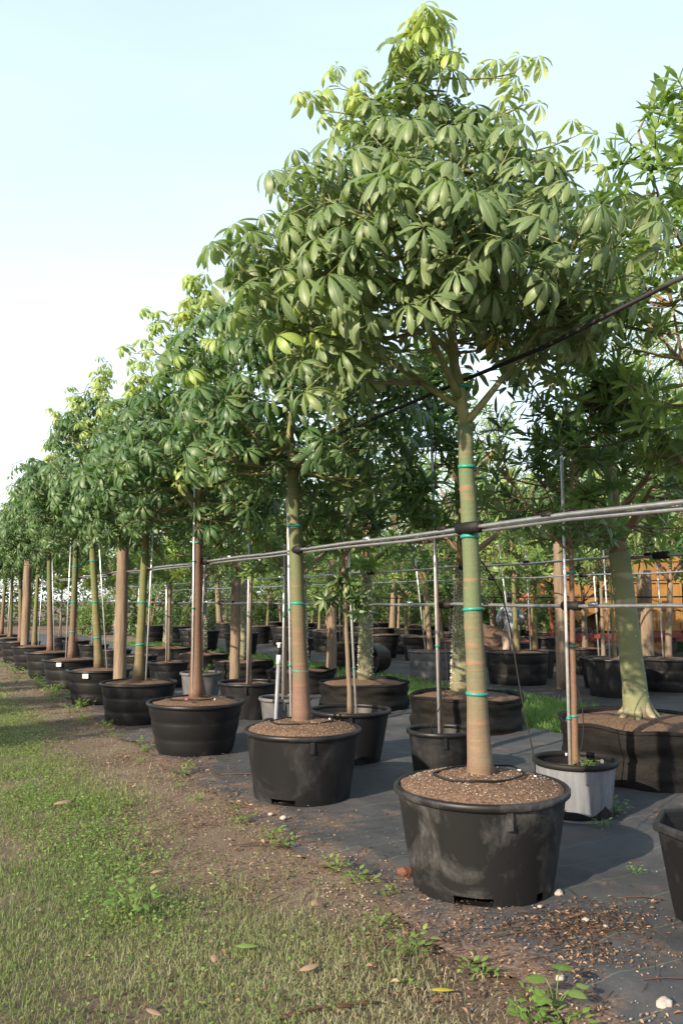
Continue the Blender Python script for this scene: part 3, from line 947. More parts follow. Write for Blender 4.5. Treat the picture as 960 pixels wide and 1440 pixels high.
def pebble(rng, r):
    b = []
    vs = [(0, 0, 1), (.89, 0, .45), (.28, .85, .45), (-.72, .53, .45), (-.72, -.53, .45), (.28, -.85, .45), (.72, .53, -.45), (-.28, .85, -.45),
          (-.89, 0, -.45), (-.28, -.85, -.45), (.72, -.53, -.45), (0, 0, -1)]
    fs = [(0, 1, 2), (0, 2, 3), (0, 3, 4), (0, 4, 5), (0, 5, 1), (1, 6, 2), (2, 7, 3), (3, 8, 4), (4, 9, 5), (5, 10, 1), (2, 6, 7), (3, 7, 8), (4, 8, 9),
          (5, 9, 10), (1, 10, 6), (6, 11, 7), (7, 11, 8), (8, 11, 9), (9, 11, 10), (10, 11, 6)]
    sx, sy, sz = rng.uniform(.75, 1.3), rng.uniform(.7, 1.1), rng.uniform(.5, .85)
    return [(x * r * sx * rng.uniform(.8, 1.2), y * r * sy * rng.uniform(.8, 1.2), z * r * sz * rng.uniform(.8, 1.2)) for x, y, z in vs], fs


gv = MB(); wv_ = MB()
for i in range(2600):
    y = 2 + 11 * rng.random() ** 1.5; x = rng.gauss(2.18, 0.20)
    if float(fbm(x, y, 97, 1.6)) < 0.45 and rng.random() < .8: continue
    vs, fs = pebble(rng, rng.uniform(0.002, 0.007))
    z = 0.030 if x > 2.3 else 0.004
    gv.add([(a + x, b + y, c + z) for a, b, c in vs], fs)
tag(gv.build('gravel', 'gravel_mix', smooth=False), 'fine pale gravel showing along the mat edge', 'gravel', kind='stuff')
for i in range(420):
    y = 2.2 + 6 * rng.random() ** 1.4; x = rng.uniform(2.3, 4.6)
    if rng.random() < .35: x, y = rng.gauss(2.95, .3), rng.gauss(2.95, .3)
    vs, fs = pebble(rng, rng.uniform(0.0015, 0.0038))
    wv_.add([(a + x, b + y, c + 0.031) for a, b, c in vs], fs)
tag(wv_.build('perlite_grains', 'stone_white', smooth=False), 'white perlite grains sprinkled on the black mat', 'grains', kind='stuff')

STONES = [((3.20, 3.55), .022, 'white stone at the right foot of the front pot'), ((2.70, 2.42), .030, 'pale pinkish stone near the bottom right corner'),
          ((3.05, 3.20), .017, 'white stone lying on the debris patch before the front pot'), ((2.98, 3.45), .012, 'small white pebble under the front pot'),
          ((3.08, 3.10), .013, 'small white pebble on the edge of the debris patch'), ((2.52, 5.65), .022, 'pale stone left of the second pot on the mat'),
          ((2.48, 5.8), .016, 'small pale stone beside another by the second pot'), ((2.50, 2.78), .018, 'white stone beside the heart-leaved weed')]
def rock(r, sd):
    b = MB(); n1, n2 = 14, 18; vs = []
    for i in range(n1 + 1):
        for k in range(n2):
            t = math.pi * i / n1; a = 2 * math.pi * k / n2
            d = Vector((math.sin(t) * math.cos(a) * 1.15, math.sin(t) * math.sin(a) * .9, math.cos(t) * .7))
            f = 1 + .28 * mnoise.noise(d * 1.5 + Vector((sd * 7.1, 0, 0))) + .14 * mnoise.noise(d * 4 + Vector((0, sd, 0))) + .06 * mnoise.noise(d * 11)
            vs.append(d * r * f)
    b.add(vs, [(i * n2 + k, (i + 1) * n2 + k, (i + 1) * n2 + (k + 1) % n2, i * n2 + (k + 1) % n2) for i in range(n1) for k in range(n2)])
    return b


for (x, y), r, lb in STONES:
    b = rock(r, x * 10 + y)
    tag(b.build('stone', 'stone_white', smooth=True, loc=(x, y, 0.028 + r * .4)), lb, 'stone', 'loose stones')


def dead_leaf(x, y, L, rz, m, lb, z=0.035):
    vs, fs, mid = blade(L, L * 0.42, 0.25, 0.6, 0, 0.35, n=6, wmax=0.5, curl=0.2)
    V, F, Mi, Rn = leaf_pack([(vs, fs, mid)], random.Random(2))
    o = link('fallen_leaf', np_mesh('fallen_leaf', V, None, F, Rn + 0.75, Mi, (m,)))
    o.location = (x, y, z); o.rotation_euler = (0.1, 0, rz)
    return tag(o, lb, 'leaf', 'fallen leaves on the ground')


dead_leaf(1.09, 6.69, .17, 0.5, 'litter', 'large dry tan leaf lying on the green clover', .07)
dead_leaf(1.57, 3.35, .11, 0.2, 'litter', 'curled brown leaf on the dry grass near the bottom middle')
dead_leaf(2.05, 2.90, .10, 2.6, 'leaf_yellow', 'orange yellow leaf lying at the bottom mat edge')
dead_leaf(1.28, 3.60, .09, 1.2, 'litter', 'small brown leaf beside pale leaf in the grass')
dead_leaf(1.42, 3.72, .11, -.5, 'weed', 'pale green fallen leaf in the dry grass')
dead_leaf(0.95, 3.25, .09, 2.0, 'litter', 'brown leaf in the grass at the bottom')
dead_leaf(1.95, 4.0, .10, 0.9, 'litter', 'rust brown leaf on the gravel strip')
dead_leaf(1.35, 4.9, .09, 0.3, 'litter', 'brown leaf in the grass right of the clover')

STICKS = [((3.42, 3.35), (3.62, 3.22), .004, 'thin bare stick lying right of the front pot'), ((2.75, 2.62), (3.0, 2.50), .004, 'thin stick lying beside pale stone'),
          ((2.0, 5.25), (2.32, 5.02), .006, 'long brown stick on the dirt strip'), ((1.35, 3.05), (1.75, 2.98), .007, 'reddish dry stick in the grass at bottom'),
          ((2.62, 7.3), (3.0, 7.05), .008, 'curved stick between second and third pots'), ((2.45, 3.25), (2.75, 3.2), .004, 'thin twig before the front pot')]
for a, b, r, lb in STICKS:
    o = empty('stick', (a[0], a[1], 0.034 if a[0] > 2.3 else 0.02))
    d = Vector((b[0] - a[0], b[1] - a[1], 0))
    m_ = MB(); side = Vector((-d.y, d.x, 0)) * 0.12
    pth = bez(Vector((0, 0, 0)), d * .5 + side + Vector((0, 0, .01)), d, 6)
    m_.tube(pth, [r * (1 - .08 * i) for i in range(7)], 6).build('stem', 'litter', o)
    MB().tube([pth[3], pth[3] + d * .18 - side * 1.1 + Vector((0, 0, .012))], [r * .6, r * .3], 5).build('side_twig', 'litter', o)
    tag(o, lb, 'stick', 'sticks on the ground')

# bark lump by the foot of the front pot
b = rock(.042, 3)
tag(b.build('bark_chunk', 'bark_lump', smooth=True, loc=(2.64, 4.2, .045)), 'reddish bark chunk beside the left foot of the front pot', 'bark')


# weeds at the mat edge: rosettes of small leaves on short stems
def weed_mesh(seed, L=0.045, n=26, h=0.09):
    rg = random.Random(seed); parts = []
    for i in range(n):
        a = rg.random() * 6.28; r_ = rg.random() ** .6 * h * 1.1
        q = Vector((math.cos(a) * r_, math.sin(a) * r_, rg.uniform(.15, 1) * h))
        l_ = L * rg.uniform(.6, 1.2)
        vs, fs, mid = blade(l_, l_ * .6, R(rg.uniform(-10, 45)), 0.7, a + rg.gauss(0, .6), .2, n=3, wmax=.45)
        parts.append(([v + q for v in vs], fs, mid))
    return np_mesh('weed_plant', *(lambda P: (P[0], None, P[1], P[3], P[2]))(leaf_pack(parts, rg, .5)), mats=('weed',))


WEED = [weed_mesh(i) for i in range(5)]
WEED_STEM = []
for i in range(5):
    rg = random.Random(60 + i); b = MB()
    for k in range(6):
        a = rg.random() * 6.28; r_ = rg.uniform(.02, .08)
        b.tube([(0, 0, 0), (math.cos(a) * r_ * .5, math.sin(a) * r_ * .5, .04), (math.cos(a) * r_, math.sin(a) * r_, .075)], .0018, 4)
    o = b.build('stem', 'weed'); WEED_STEM.append(o.data); bpy.data.objects.remove(o)


def weed(x, y, s_, lb, grp='weeds along the mat edge', z=0.0):
    o = empty('weed_plant', (x, y, z), rng.random() * 6.28); i = rng.randrange(5)
    o.scale = (s_, s_, s_ * rng.uniform(.8, 1.2))
    link('leaf_tuft', WEED[i], o)['kind'] = 'stuff'; link('stem', WEED_STEM[i], o)
    return tag(o, lb, 'weed', grp)


def ordinal(n):
    tens = {2: 'twenty', 3: 'thirty'}
    small = ['first', 'second', 'third', 'fourth', 'fifth', 'sixth', 'seventh', 'eighth', 'ninth', 'tenth', 'eleventh', 'twelfth', 'thirteenth', 'fourteenth', 'fifteenth', 'sixteenth', 'seventeenth',
             'eighteenth', 'nineteenth']
    if n <= 19: return small[n - 1]
    return {20: 'twentieth', 30: 'thirtieth'}.get(n) or tens[n // 10] + '-' + small[n % 10 - 1]


wl_ = 'small green weed sprouting along the edge of the black mat'
for i in range(34):
    y = 2.5 + 15 * (i / 34) ** 1.35 + rng.uniform(-.12, .12)
    weed(float(mat_x0(np.array(y))) + rng.gauss(-.05, .09), y, rng.uniform(.45, 1.1) * (1 + .02 * y), 'small green weed at the black mat edge, %s counting from the camera' % ordinal(i + 1))
for i in range(9):
    y = 13 + i * 1.1
    weed(2.25 + rng.gauss(0, .12), y, rng.uniform(1.4, 2.4), 'bushy weed clump by the far front row pots, %s counting from camera' % ordinal(i + 1), 'far weeds')
for x, y, s_, lb in ((4.72, 4.62, .9, 'feathery weed at the right foot of the pale grey pot'), (4.80, 4.70, 1.1, 'taller weed behind the right foot of the pale grey pot'),
                     (4.38, 4.42, .7, 'small weed before the pale grey pot'), (1.12, 4.35, 1.5, 'bushy yellow-green weed in the middle of the grass'),
                     (3.85, 3.62, .5, 'tiny weed on bare mat right of the front pot')):
    weed(x, y, s_, lb, 'single weeds', .02)
# one heart-leaved weed low at the bottom
hw = empty('weed_plant', (2.33, 2.62, 0.01))
for i, (dx, dy, h, L) in enumerate(((-.03, .02, .12, .085), (.05, .03, .13, .09), (.02, -.05, .09, .075), (-.07, -.03, .08, .07), (.09, -.02, .08, .06))):
    MB().tube([(0, 0, 0), (dx * .5, dy * .5, h * .7), (dx, dy, h)], .002, 4).build('stem', 'weed', hw)
    vs, fs, mid = blade(L, L * .95, .1, .5, math.atan2(dy, dx), .12, n=5, wmax=.32)
    V, F, Mi, Rn = leaf_pack([(vs, fs, mid)], rng)
    o = link('leaf', np_mesh('leaf', V, None, F, Rn + .3, Mi, ('weed',)), hw); o.location = (dx, dy, h)
tag(hw, 'bright green heart-leaved weed at the bottom of the mat edge', 'weed')


# ------------------------------------------------------------------ pots
def pot(name, loc, Rt, Rb, H, style, label, group=None, m='pot_black', soil=True, mound=.05, rz=0.0, notch=None, seed=0, octo=False, tagged=None, cat='pot', soil_drop=0.03):
    rg = random.Random(seed)
    o = empty(name, loc, rz)
    seg = 8 if octo else 48
    rings = []
    nz = 25
    ph = [rg.uniform(0, 6.28) for _ in range(4)]

    def wob(r, z, a):
        amt = {'smooth': .009, 'ribbed': .018, 'soft': .03}[style]
        f = 1 + amt * (math.sin(2 * a + ph[0]) * .6 + math.sin(3 * a + ph[1] + z * 5) * .5 + math.sin(7 * a + ph[2] - z * 9) * .25)
        return r * f, z
    prof = []
    for j in range(nz + 1):
        t = 0 if j == 0 else (.055 / H + (1 - .055 / H) * (j - 1) / (nz - 1))
        r = Rb + (Rt - Rb) * (t ** 0.9)
        if style == 'ribbed':
            r += 0.012 * (abs(math.sin(t * math.pi * 3)) ** .4) - .008
        prof.append((r, H * t))
    th = .006
    inner = [(r - th, z) for r, z in reversed(prof)]
    full = prof
    sk = None
    if notch:
        sk = lambda j, k: (j == 0 and any(a <= k <= b_ for a, b_ in notch))
    bd = MB().lathe(full, seg, wob=None if octo else wob, skip=sk)
    bd.add(*(lambda n_: ([(math.cos(6.2832 * k / n_) * Rb * .985, math.sin(6.2832 * k / n_) * Rb * .985, .012) for k in range(n_)], [tuple(range(n_))]))(24))
    bd.build('body', m, o, smooth=not octo)
    MB().lathe([prof[-1]] + inner, seg, wob=None if octo else wob, skip=(lambda j, k: (j == nz and any(a <= k <= b_ for a, b_ in notch))) if notch else None).build('inner_wall', 'pot_black' if m != 'pot_dusty' else m, o, smooth=not octo)
    # rolled rim
    rr = Rt
    rim = MB().lathe([(rr - .012, H - .034), (rr + .010, H - .036), (rr + .020, H - .028), (rr + .021, H - .004), (rr + .012, H + .006), (rr - .006, H + .006), (rr - .010, H - .006)], seg,
                     wob=None if octo else wob, close=True)
    rim.build('rim', 'black_rubber' if m == 'pot_pale' else m, o, smooth=not octo)
    if style == 'smooth' and not octo:
        for a in (R(-118), R(2), R(122)):
            Mx = Matrix.Rotation(a, 4, 'Z')
            MB().box((rr - .012, -.016, H - .125), (rr + .011, .016, H - .030), Mx).build('handle_tab', m, o, smooth=False)
    if soil:
        s_ = MB()
        ringsn = 14; sg = 44
        vs = [(0, 0, H - soil_drop + mound)]
        for i in range(1, ringsn + 1):
            q = i / ringsn
            for k in range(sg):
                a = 6.2832 * k / sg
                r = q * (Rt - .014 if mound < .07 or i < ringsn else Rt - .014)
                r, _ = wob(r, H, a) if not octo else (r, 0)
                h = H - soil_drop + mound * (1 - q * q) ** .8 + (mnoise.noise((r * math.cos(a) * 9 + seed, r * math.sin(a) * 9, 0)) * .012 + mnoise.noise((r * math.cos(a) * 25, r * math.sin(a) * 25, seed)) * .006)
                vs.append((r * math.cos(a), r * math.sin(a), h))
        fs = [(0, 1 + k, 1 + (k + 1) % sg) for k in range(sg)]
        for i in range(ringsn - 1):
            for k in range(sg):
                a = 1 + i * sg; k2 = (k + 1) % sg
                fs.append((a + k, a + sg + k, a + sg + k2, a + k2))
        s_.add(vs, fs)
        s_.build('soil', 'potting_soil', o)
    if tagged is not None:
        Mx = Matrix.Rotation(tagged, 4, 'Z')
        MB().box((rr + .018, -.045, H - .10), (rr + .024, .045, H - .035), Mx).build('plant_tag', 'white_plastic', o, smooth=False)
    return tag(o, label, cat, group)


def soil_crumbs(parent, Rt, H, mound, n, seed):
    rg = random.Random(seed); b = MB()
    for i in range(n):
        a = rg.random() * 6.28; q = rg.random() ** .5 * .97
        z = H - .03 + mound * (1 - q * q) ** .8 + .004
        vs, fs = pebble(rg, rg.uniform(.002, .006))
        b.add([(x + q * Rt * math.cos(a), y + q * Rt * math.sin(a), c + z) for x, y, c in vs], fs)
    o = b.build('soil_crumbs', 'gravel_mix', parent, smooth=False)
    o['kind'] = 'stuff'


ORD = ['first', 'second', 'third', 'fourth', 'fifth', 'sixth', 'seventh', 'eighth', 'ninth', 'tenth', 'eleventh', 'twelfth', 'thirteenth', 'fourteenth']
ROW1 = [(2.96, 3.90), (2.96, 6.27), (2.82, 8.62), (2.81, 11.0), (2.78, 13.3), (2.80, 15.8), (2.80, 18.2), (2.80, 20.6), (2.80, 23.0), (2.80, 25.4), (2.80, 27.8)]
P1 = []
ZM = 0.016
for i, (x, y) in enumerate(ROW1):
    if i == 0:
        o = pot('plant_pot', (x, y, ZM), .475, .385, .54, 'smooth', 'large dusty black plastic pot of the front tree with notched foot', 'large pots of the front row', 'pot_dusty',
                notch=[(27, 30), (36, 36), (41, 41)], rz=R(8), seed=1, mound=.075, soil_drop=.004)
        soil_crumbs(o, .45, .566, .075, 700, 5)
    elif i == 1:
        o = pot('plant_pot', (x, y, ZM), .465, .385, .54, 'smooth', 'large smooth black pot with grey smudge, second in the front row', 'large pots of the front row', 'pot_black',
                notch=[(26, 29)], rz=R(12), seed=2, mound=.075, soil_drop=.004)
        soil_crumbs(o, .44, .566, .075, 400, 6)
    else:
        lb = {2: 'wide-rimmed ribbed black pot with pink scrap, third in the front row', 3: 'ribbed black pot, fourth in the front row before wooden post',
              4: 'black pot with white tag low on its side, fifth in the front row', 5: 'black pot with white tag below its rim, sixth in the front row'}.get(
            i, 'large black pot in the front row, %s counting from the camera' % ORD[i])
        o = pot('plant_pot', (x, y, ZM), (.50 if i == 2 else .475), .39, .52, 'ribbed', lb, 'large pots of the front row', seed=10 + i, mound=.07 if i == 2 else .05,
                rz=i * 1.1, tagged=(R(-125) - i * 1.1 if i in (4, 5) else None))
    P1.append(o)

# pink scrap on the third pot
b = MB(); vs, fs = pebble(rng, .024); b.add(vs, fs)
tag(b.build('plastic_scrap', 'pink_plastic', smooth=False, loc=(2.62, 8.30, .60)), 'crumpled pink plastic scrap on soil of the third pot', 'scrap')

# ------------------------------------------------------------------ front row trees
# camera-right on the ground is (.884,-.468)
CR = Vector((.884, -.468, 0)); CF = Vector((.468, .884, 0))


def cpt(right, fwd, z):
    v = CR * right + CF * fwd
    return (v.x, v.y, z)


FRONT_PROFILE = [(3.08, .7), (3.2, .98), (3.42, 1.17), (3.68, 1.05), (3.95, .80), (4.2, .50), (4.42, .26), (4.7, .07), (5.3, .02)]
extra = [cpt(-.22, 0, 5.12), cpt(-.27, .05, 4.95), cpt(-.16, -.05, 4.85), cpt(-.80, .0, 4.78), cpt(-.70, .1, 4.62), cpt(-.92, -.1, 4.55), cpt(.28, .0, 4.85), cpt(.35, .1, 4.7),
         cpt(.62, 0, 4.42), cpt(.7, .15, 4.3), cpt(.95, 0, 4.0), cpt(-1.05, 0, 4.0), cpt(-1.35, .1, 3.78), cpt(-1.5, 0, 3.6), cpt(-1.3, -.1, 3.55), cpt(-1.15, 0, 3.1), cpt(-.95, -.3, 2.9),
         cpt(-.75, -.2, 2.85), cpt(-.55, -.35, 2.98), cpt(-1.05, -.25, 3.2), cpt(-.85, .1, 3.05), cpt(-1.3, .2, 3.3), cpt(-.65, -.5, 3.1), cpt(-1.0, -.5, 3.35), cpt(-.7, .35, 3.1)] + [cpt(-.7 + .28 * j, -.62 - .12 * (j % 2), 3.28 + .10 * (j % 3)) for j in range(6)] + [cpt(-.65 + .27 * j, -.90, 3.5 + .08 * (j % 2)) for j in range(5)] + [
    cpt(.58 + .10 * j, -.2 + .3 * j, 3.2 + .12 * j) for j in range(3)] + [cpt(-.35, -.4, 3.35), cpt(.12, -.42, 3.3), cpt(.45, -.1, 3.3), cpt(-.05, .35, 3.35)]
lean1 = CR * -.06
T1 = broad_tree(5, (ROW1[0][0], ROW1[0][1], ZM), .53, 2.62, 5.2, FRONT_PROFILE, 122, (lean1.x, lean1.y), 'bark_front', off=tuple((CR * -.20)[:2]), extra=extra, limbs=8, objs=300, per_tip=(5, 7), leaf_scale=.86, r0=.063, r1=.043,
                hollow=.80)
tag(T1, 'tallest front tree with drooping hand-shaped leaves and banded green trunk', 'tree', 'big-leaved trees of the front row')
for z, nm in ((2.37, 'teal'), (1.95, 'teal'), (1.53, 'teal'), (1.05, 'teal'), (2.85, 'teal')):
    t_ = (z - .53) / 2.09
    band(T1, 'tie_band', lean1 * t_ + Vector((0, 0, z)), (.063 - .020 * t_ + .002) if z < 2.6 else .037, .018, 'tie_teal')

PROF = [(2.36, .55), (2.6, .92), (3.0, 1.12), (3.4, 1.0), (3.75, .68), (4.1, .34), (4.5, .12), (5.0, .04)]
specs = [  # bark, fork, top, lean(right), tips, objs, profile shift
    ('bark_brown', 2.75, 4.95, -.10, 112, 300, .12, 'big-leaved tree on reddish brown trunk, second in the front row'),
    ('bark_red', 2.55, 5.15, -.02, 112, 300, -.02, 'big-leaved tree tied to pole left of its trunk, third in front row'),
    ('bark_green', 2.60, 4.75, .05, 96, 260, .0, 'big-leaved tree beside the round wooden post, fourth in the front row'),
    ('bark_green', 3.0, 5.35, -.22, 96, 220, .25, 'big-leaved tree on leaning yellow-green trunk, fifth in the front row'),
    ('bark_brown', 2.9, 4.8, .02, 84, 160, .1, 'big-leaved tree on straight dark trunk, sixth in the front row'),
]
ROW_TREES = [T1]
for i, (bk, fz, tz, ln, nt, ob_, sh, lb) in enumerate(specs):
    x, y = ROW1[i + 1]
    l_ = CR * ln
    pr_ = [(z + sh, r) for z, r in PROF]
    ex = [cpt(-.1, 0, tz - .02), cpt(-.06, .05, tz - .22), cpt(-.12, -.04, tz - .38), cpt(-.55, 0, tz - .45), cpt(-.5, .06, tz - .62), cpt(.4, .1, tz - .55), cpt(.36, .0, tz - .7), cpt(-.85, .1, tz - .8)]
    T = broad_tree(40 + i, (x, y, ZM), .52, fz, tz, pr_, nt, (l_.x, l_.y), bk, extra=ex, limbs=7, objs=ob_, per_tip=(5, 7), r0=.062 if i else .068, young_top=.2, leafm='leaf_shaded', leaf_scale=.90)
    tag(T, lb, 'tree', 'big-leaved trees of the front row')
    for z in ((1.0, 1.55, 2.2) if i != 1 else (2.2,)):
        t_ = (z - .52) / (fz - .52)
        band(T, 'tie_band', l_ * t_ + Vector((0, 0, z)), .062 - .016 * t_ + .005, .02, 'tie_teal')
    ROW_TREES.append(T)
far_a = broad_tree(70, (ROW1[6][0], ROW1[6][1], ZM), .52, 2.5, 4.7, [(z - .25, r) for z, r in PROF], 74, (CR * -.12)[:2], 'bark_brown', objs=0, limbs=6, young_top=.2, leafm='leaf_shaded', leaf_scale=.85)
far_b = broad_tree(71, (ROW1[7][0], ROW1[7][1], ZM), .52, 2.6, 4.9, PROF, 74, (CR * .03)[:2], 'bark_green', objs=0, limbs=6, young_top=.25, leafm='leaf_shaded', leaf_scale=.85)
for i in range(6, len(ROW1)):
    T = far_a if i == 6 else far_b if i == 7 else copy_tree((far_a, far_b)[i % 2])
    T.location = (ROW1[i][0], ROW1[i][1], ZM)
    if i > 7: T.rotation_euler = (0, 0, i * 1.7)
    sxy = (.86, .92, .80, .95, .84)[i % 5]; T.scale = (sxy, sxy, (1.0, .93, 1.06, .97)[i % 4])
    tag(T, 'big-leaved tree in the front row, %s counting from the camera' % ORD[i], 'tree', 'big-leaved trees of the front row')
    ROW_TREES.append(T)
# the same kind of trees line the other side of the lane, behind the photographer
SHADE = [(-4.6, -5.2), (-4.6, 8.3), (-4.5, 11.4), (-4.6, 14.4)]
for i, (x, y) in enumerate(SHADE):
    T = copy_tree((far_a, far_b)[i % 2]); T.location = (x, y, ZM); T.rotation_euler = (0, 0, i * 2.1)
    tag(T, 'big-leaved potted tree across the grass lane behind the camera, number %s' % ORD[i], 'tree', 'trees across the lane')
    pot('plant_pot', (x, y, 0), .475, .39, .52, 'ribbed', 'black pot across the grass lane behind the camera, number %s' % ORD[i], 'pots across the lane', seed=90 + i)


# ------------------------------------------------------------------ poles, posts, rails, tubes
def pole(base, top, label, group='thin metal poles', r=.011, m='pole_metal', ties=(1.0, 1.5), cap=True):
    o = empty('support_pole', base)
    d = Vector(top) - Vector(base)
    MB().tube([(0, 0, 0), d * .5, d], r, 10).build('tube', m, o)
    MB().tube([d, d + d.normalized() * .02], r * 1.25, 10).build('end_cap', 'black_rubber', o)
    for z in ties:
        q = d * (z / max(d.z, .1))
        band(o, 'tie_band', q, r + .002, .018, 'tie_teal')
    return tag(o, label, 'pole', group)


for i, side, dz in ((1, -.085, 3.2), (2, -.03, 2.9), (3, .11, 2.9), (4, .14, 2.95), (5, -.085, 2.9), (6, .10, 2.6), (7, .12, 2.2), (9, -.06, 2.2)):
    x, y = ROW1[i]
    ln = specs[i - 1][3] if i <= 5 else (-.12 if i % 2 == 0 else .03)
    b_ = Vector((x, y, .50 + ZM)) + CR * side - CF * .06
    if i == 1: b_ = Vector((x, y, .0 + ZM)) + CR * -.12 + CF * .62
    t_ = Vector((x, y, 0)) + CR * (side + ln * 1.05) - CF * (.05 if i != 1 else -.60); t_.z = dz
    pole(tuple(b_), tuple(t_), 'thin galvanized pole tied to the %s tree of the front row' % ORD[i], 'poles of the front row trees')


def post(loc, r, h, label, seed):
    rg = random.Random(seed); o = empty('wooden_post', loc)
    n_ = 12
    MB().tube([(rg.uniform(-1, 1) * .004, rg.uniform(-1, 1) * .004, h * i / n_) for i in range(n_ + 1)], [r * (1.04 - .10 * i / n_) * rg.uniform(.98, 1.02) for i in range(n_ + 1)], 14).build('shaft', 'wood_post', o)
    MB().lathe([(r * .2, h + .001), (r * .6, h + .002), (r * .93, h - .002), (r * .95, h - .03)], 14).build('cut_top', 'wood_post', o)
    return tag(o, label, 'post', 'round wooden posts')


post((2.83, 12.15, 0), .088, 2.75, 'thick pale round wooden post behind fourth front row pot', 1)
post((2.72, 21.6, 0), .10, 2.6, 'brown round wooden post near eighth tree of the front row', 2)
post((5.62, 14.9, 0), .095, 2.0, 'wooden post in the second row left of low sprig', 3)
post((7.15, 13.9, 0), .095, 2.35, 'tall wooden post behind cloth bags and second front tree', 4)
post((10.56, 11.49, 0), .095, 2.7, 'tall wooden post behind the pole of the pale grey pot', 5)
post((16.2, 14.7, 0), .14, 2.3, 'thick wooden post in front of the yellow machine', 6)
post((13.2, 11.9, 0), .13, 2.2, 'wooden post right of the bottle trunk', 7)
post((15.9, 11.6, 0), .12, 2.4, 'weathered wooden post at far right beyond pots', 8)


def rail(x, y0, y1, z, label, pipes=2, r=.012, sleeves=(), coupl=2.9, m='metal_pipe', sag=.02, dx=.0, name='support_rail'):
    o = empty(name, (x, y0, z))
    n_ = 40
    for k in range(pipes):
        pts_ = []
        for i in range(n_ + 1):
            t = i / n_
            pts_.append((dx + (k * .026), (y1 - y0) * t, -k * .024 - sag * abs(math.sin(t * (y1 - y0) / 2.4 * math.pi)) + .004 * math.sin(i * 1.7 + k)))
        MB().tube(pts_, r, 8).build('pipe', m, o)
    y = y0 + .55
    while y < y1:
        MB().tube([(dx, y - y0 - .035, .002), (dx, y - y0 + .035, .002)], r * 1.35, 8).build('coupling', 'metal_pipe' if int(y * 7) % 2 else 'black_rubber', o)
        y += coupl
    for (sy, L) in sleeves:
        b_ = MB()
        b_.tube([(dx + .002, sy - y0 - L / 2, -.012), (dx + .002, sy - y0 + L / 2, -.012)], .036, 10)
        b_.build('black_strap', 'black_rubber', o)
    return tag(o, label, 'rail', 'support rails')


rail(2.96 - .075, .8, 31, 2.03, 'near twin metal rail strapped to the front row trees', sleeves=[(y - .03, .20 if k == 0 else .17) for k, (x, y) in enumerate(ROW1)], coupl=.93)
rail(4.5, 1.5, 33, 1.57, 'low rail at eye height along the second row', pipes=1, r=.014, sleeves=[(4.77, .17), (6.42, .17), (8.2, .15), (10.5, .16), (12.6, .15), (15, .15)], coupl=1.25)
rail(6.1, 1.5, 33, 2.02, 'upper rail over the row of cloth bags', pipes=1, r=.013, sleeves=[(5.3, .15), (8.3, .15), (10.6, .15)], coupl=1.7)
rail(9.9, 3, 36, 2.02, 'rail behind the grass strip', pipes=1, r=.013, sleeves=[(10.2, .15), (12.6, .15)], coupl=2.0)
rail(13.0, 3, 38, 1.68, 'far rail over the rear pots', pipes=1, r=.014, m='black_rubber', coupl=2.4)
rail(16.5, 4, 38, 2.1, 'farthest rail in front of the tree belt', pipes=1, r=.014, m='black_rubber', coupl=2.4)
# upper line: a black hose on a pipe, sagging away from the camera
o = empty('overhead_hose', (3.0, .8, 2.98))
MB().tube([(0, 0, .10), (0, 1.2, .07), (0, 1.72, .045)], .013, 8).build('pipe', 'metal_pipe', o)
MB().tube([(0, 1.70, .045), (0, 2.5, -.02), (0, 3.3, -.03), (0, 4.6, -.06), (0, 6.3, -.12), (0, 8.5, -.10), (0, 12, -.12), (0, 24, -.1)], .0125, 8).build('black_hose', 'black_rubber', o)
tag(o, 'black hose line running overhead through the front row crowns', 'hose')


def tube_line(pts_, label, r=.0045):
    p0 = Vector(pts_[0])
    o = empty('irrigation_tube', p0)
    q = [Vector(p) - p0 for p in pts_]
    # smooth the line
    out = []
    for i in range(len(q) - 1):
        a = q[max(i - 1, 0)]; b_ = q[i]; c = q[i + 1]; d = q[min(i + 2, len(q) - 1)]
        for k in range(5):
            t = k / 5
            out.append(.5 * ((2 * b_) + (c - a) * t + (2 * a - 5 * b_ + 4 * c - d) * t * t + (3 * b_ - a - 3 * c + d) * t ** 3))
    out.append(q[-1])
    MB().tube(out, r, 6).build('hose', 'black_rubber', o)
    MB().tube([out[-1], out[-1] + Vector((0, 0, -.02))], r * 1.9, 6).build('emitter', 'white_plastic', o)
    return tag(o, label, 'tube', 'thin irrigation tubes')


def ring_line(cx, cy, z, r0, label, a0=0, turns=.95, squash=.8):
    pts_ = []
    for i in range(17):
        a = a0 + i / 16 * 6.28 * turns
        pts_.append((cx + math.cos(a) * r0 * (1 + .06 * math.sin(3 * a)), cy + math.sin(a) * r0 * squash * (1 + .05 * math.cos(2 * a)), z + .004 * math.sin(5 * a)))
    return pts_


# front pot: ring on the soil, then up to the rail
c1 = ROW1[0]
pts_ = ring_line(c1[0], c1[1], .622, .27, '', a0=-.25, turns=-.97)
tube_line([tuple(p) for p in pts_], 'black drip ring lying on the soil of the front pot', .006)
q0 = Vector((c1[0], c1[1], .60)) + CR * .32 + CF * .05
tube_line([tuple(q0), tuple(q0 + CR * -.005 + Vector((0, 0, .10))), tuple(q0 + CR * -.05 + CF * .1 + Vector((0, 0, .45))), tuple(q0 + CR * -.14 + CF * .2 + Vector((0, 0, 1.05))), (2.92, 4.05, 2.0)][::-1],
          'thin black tube hanging from near rail down to the front pot')
c2 = ROW1[1]
tube_line(ring_line(c2[0], c2[1], .618, .26, '', a0=.4), 'black drip ring on the soil of the second front row pot', .006)
c3 = ROW1[2]
tube_line(ring_line(c3[0], c3[1], .575, .3, '', a0=1.4, turns=.6), 'black drip tube on the soil of the third front row pot', .006)

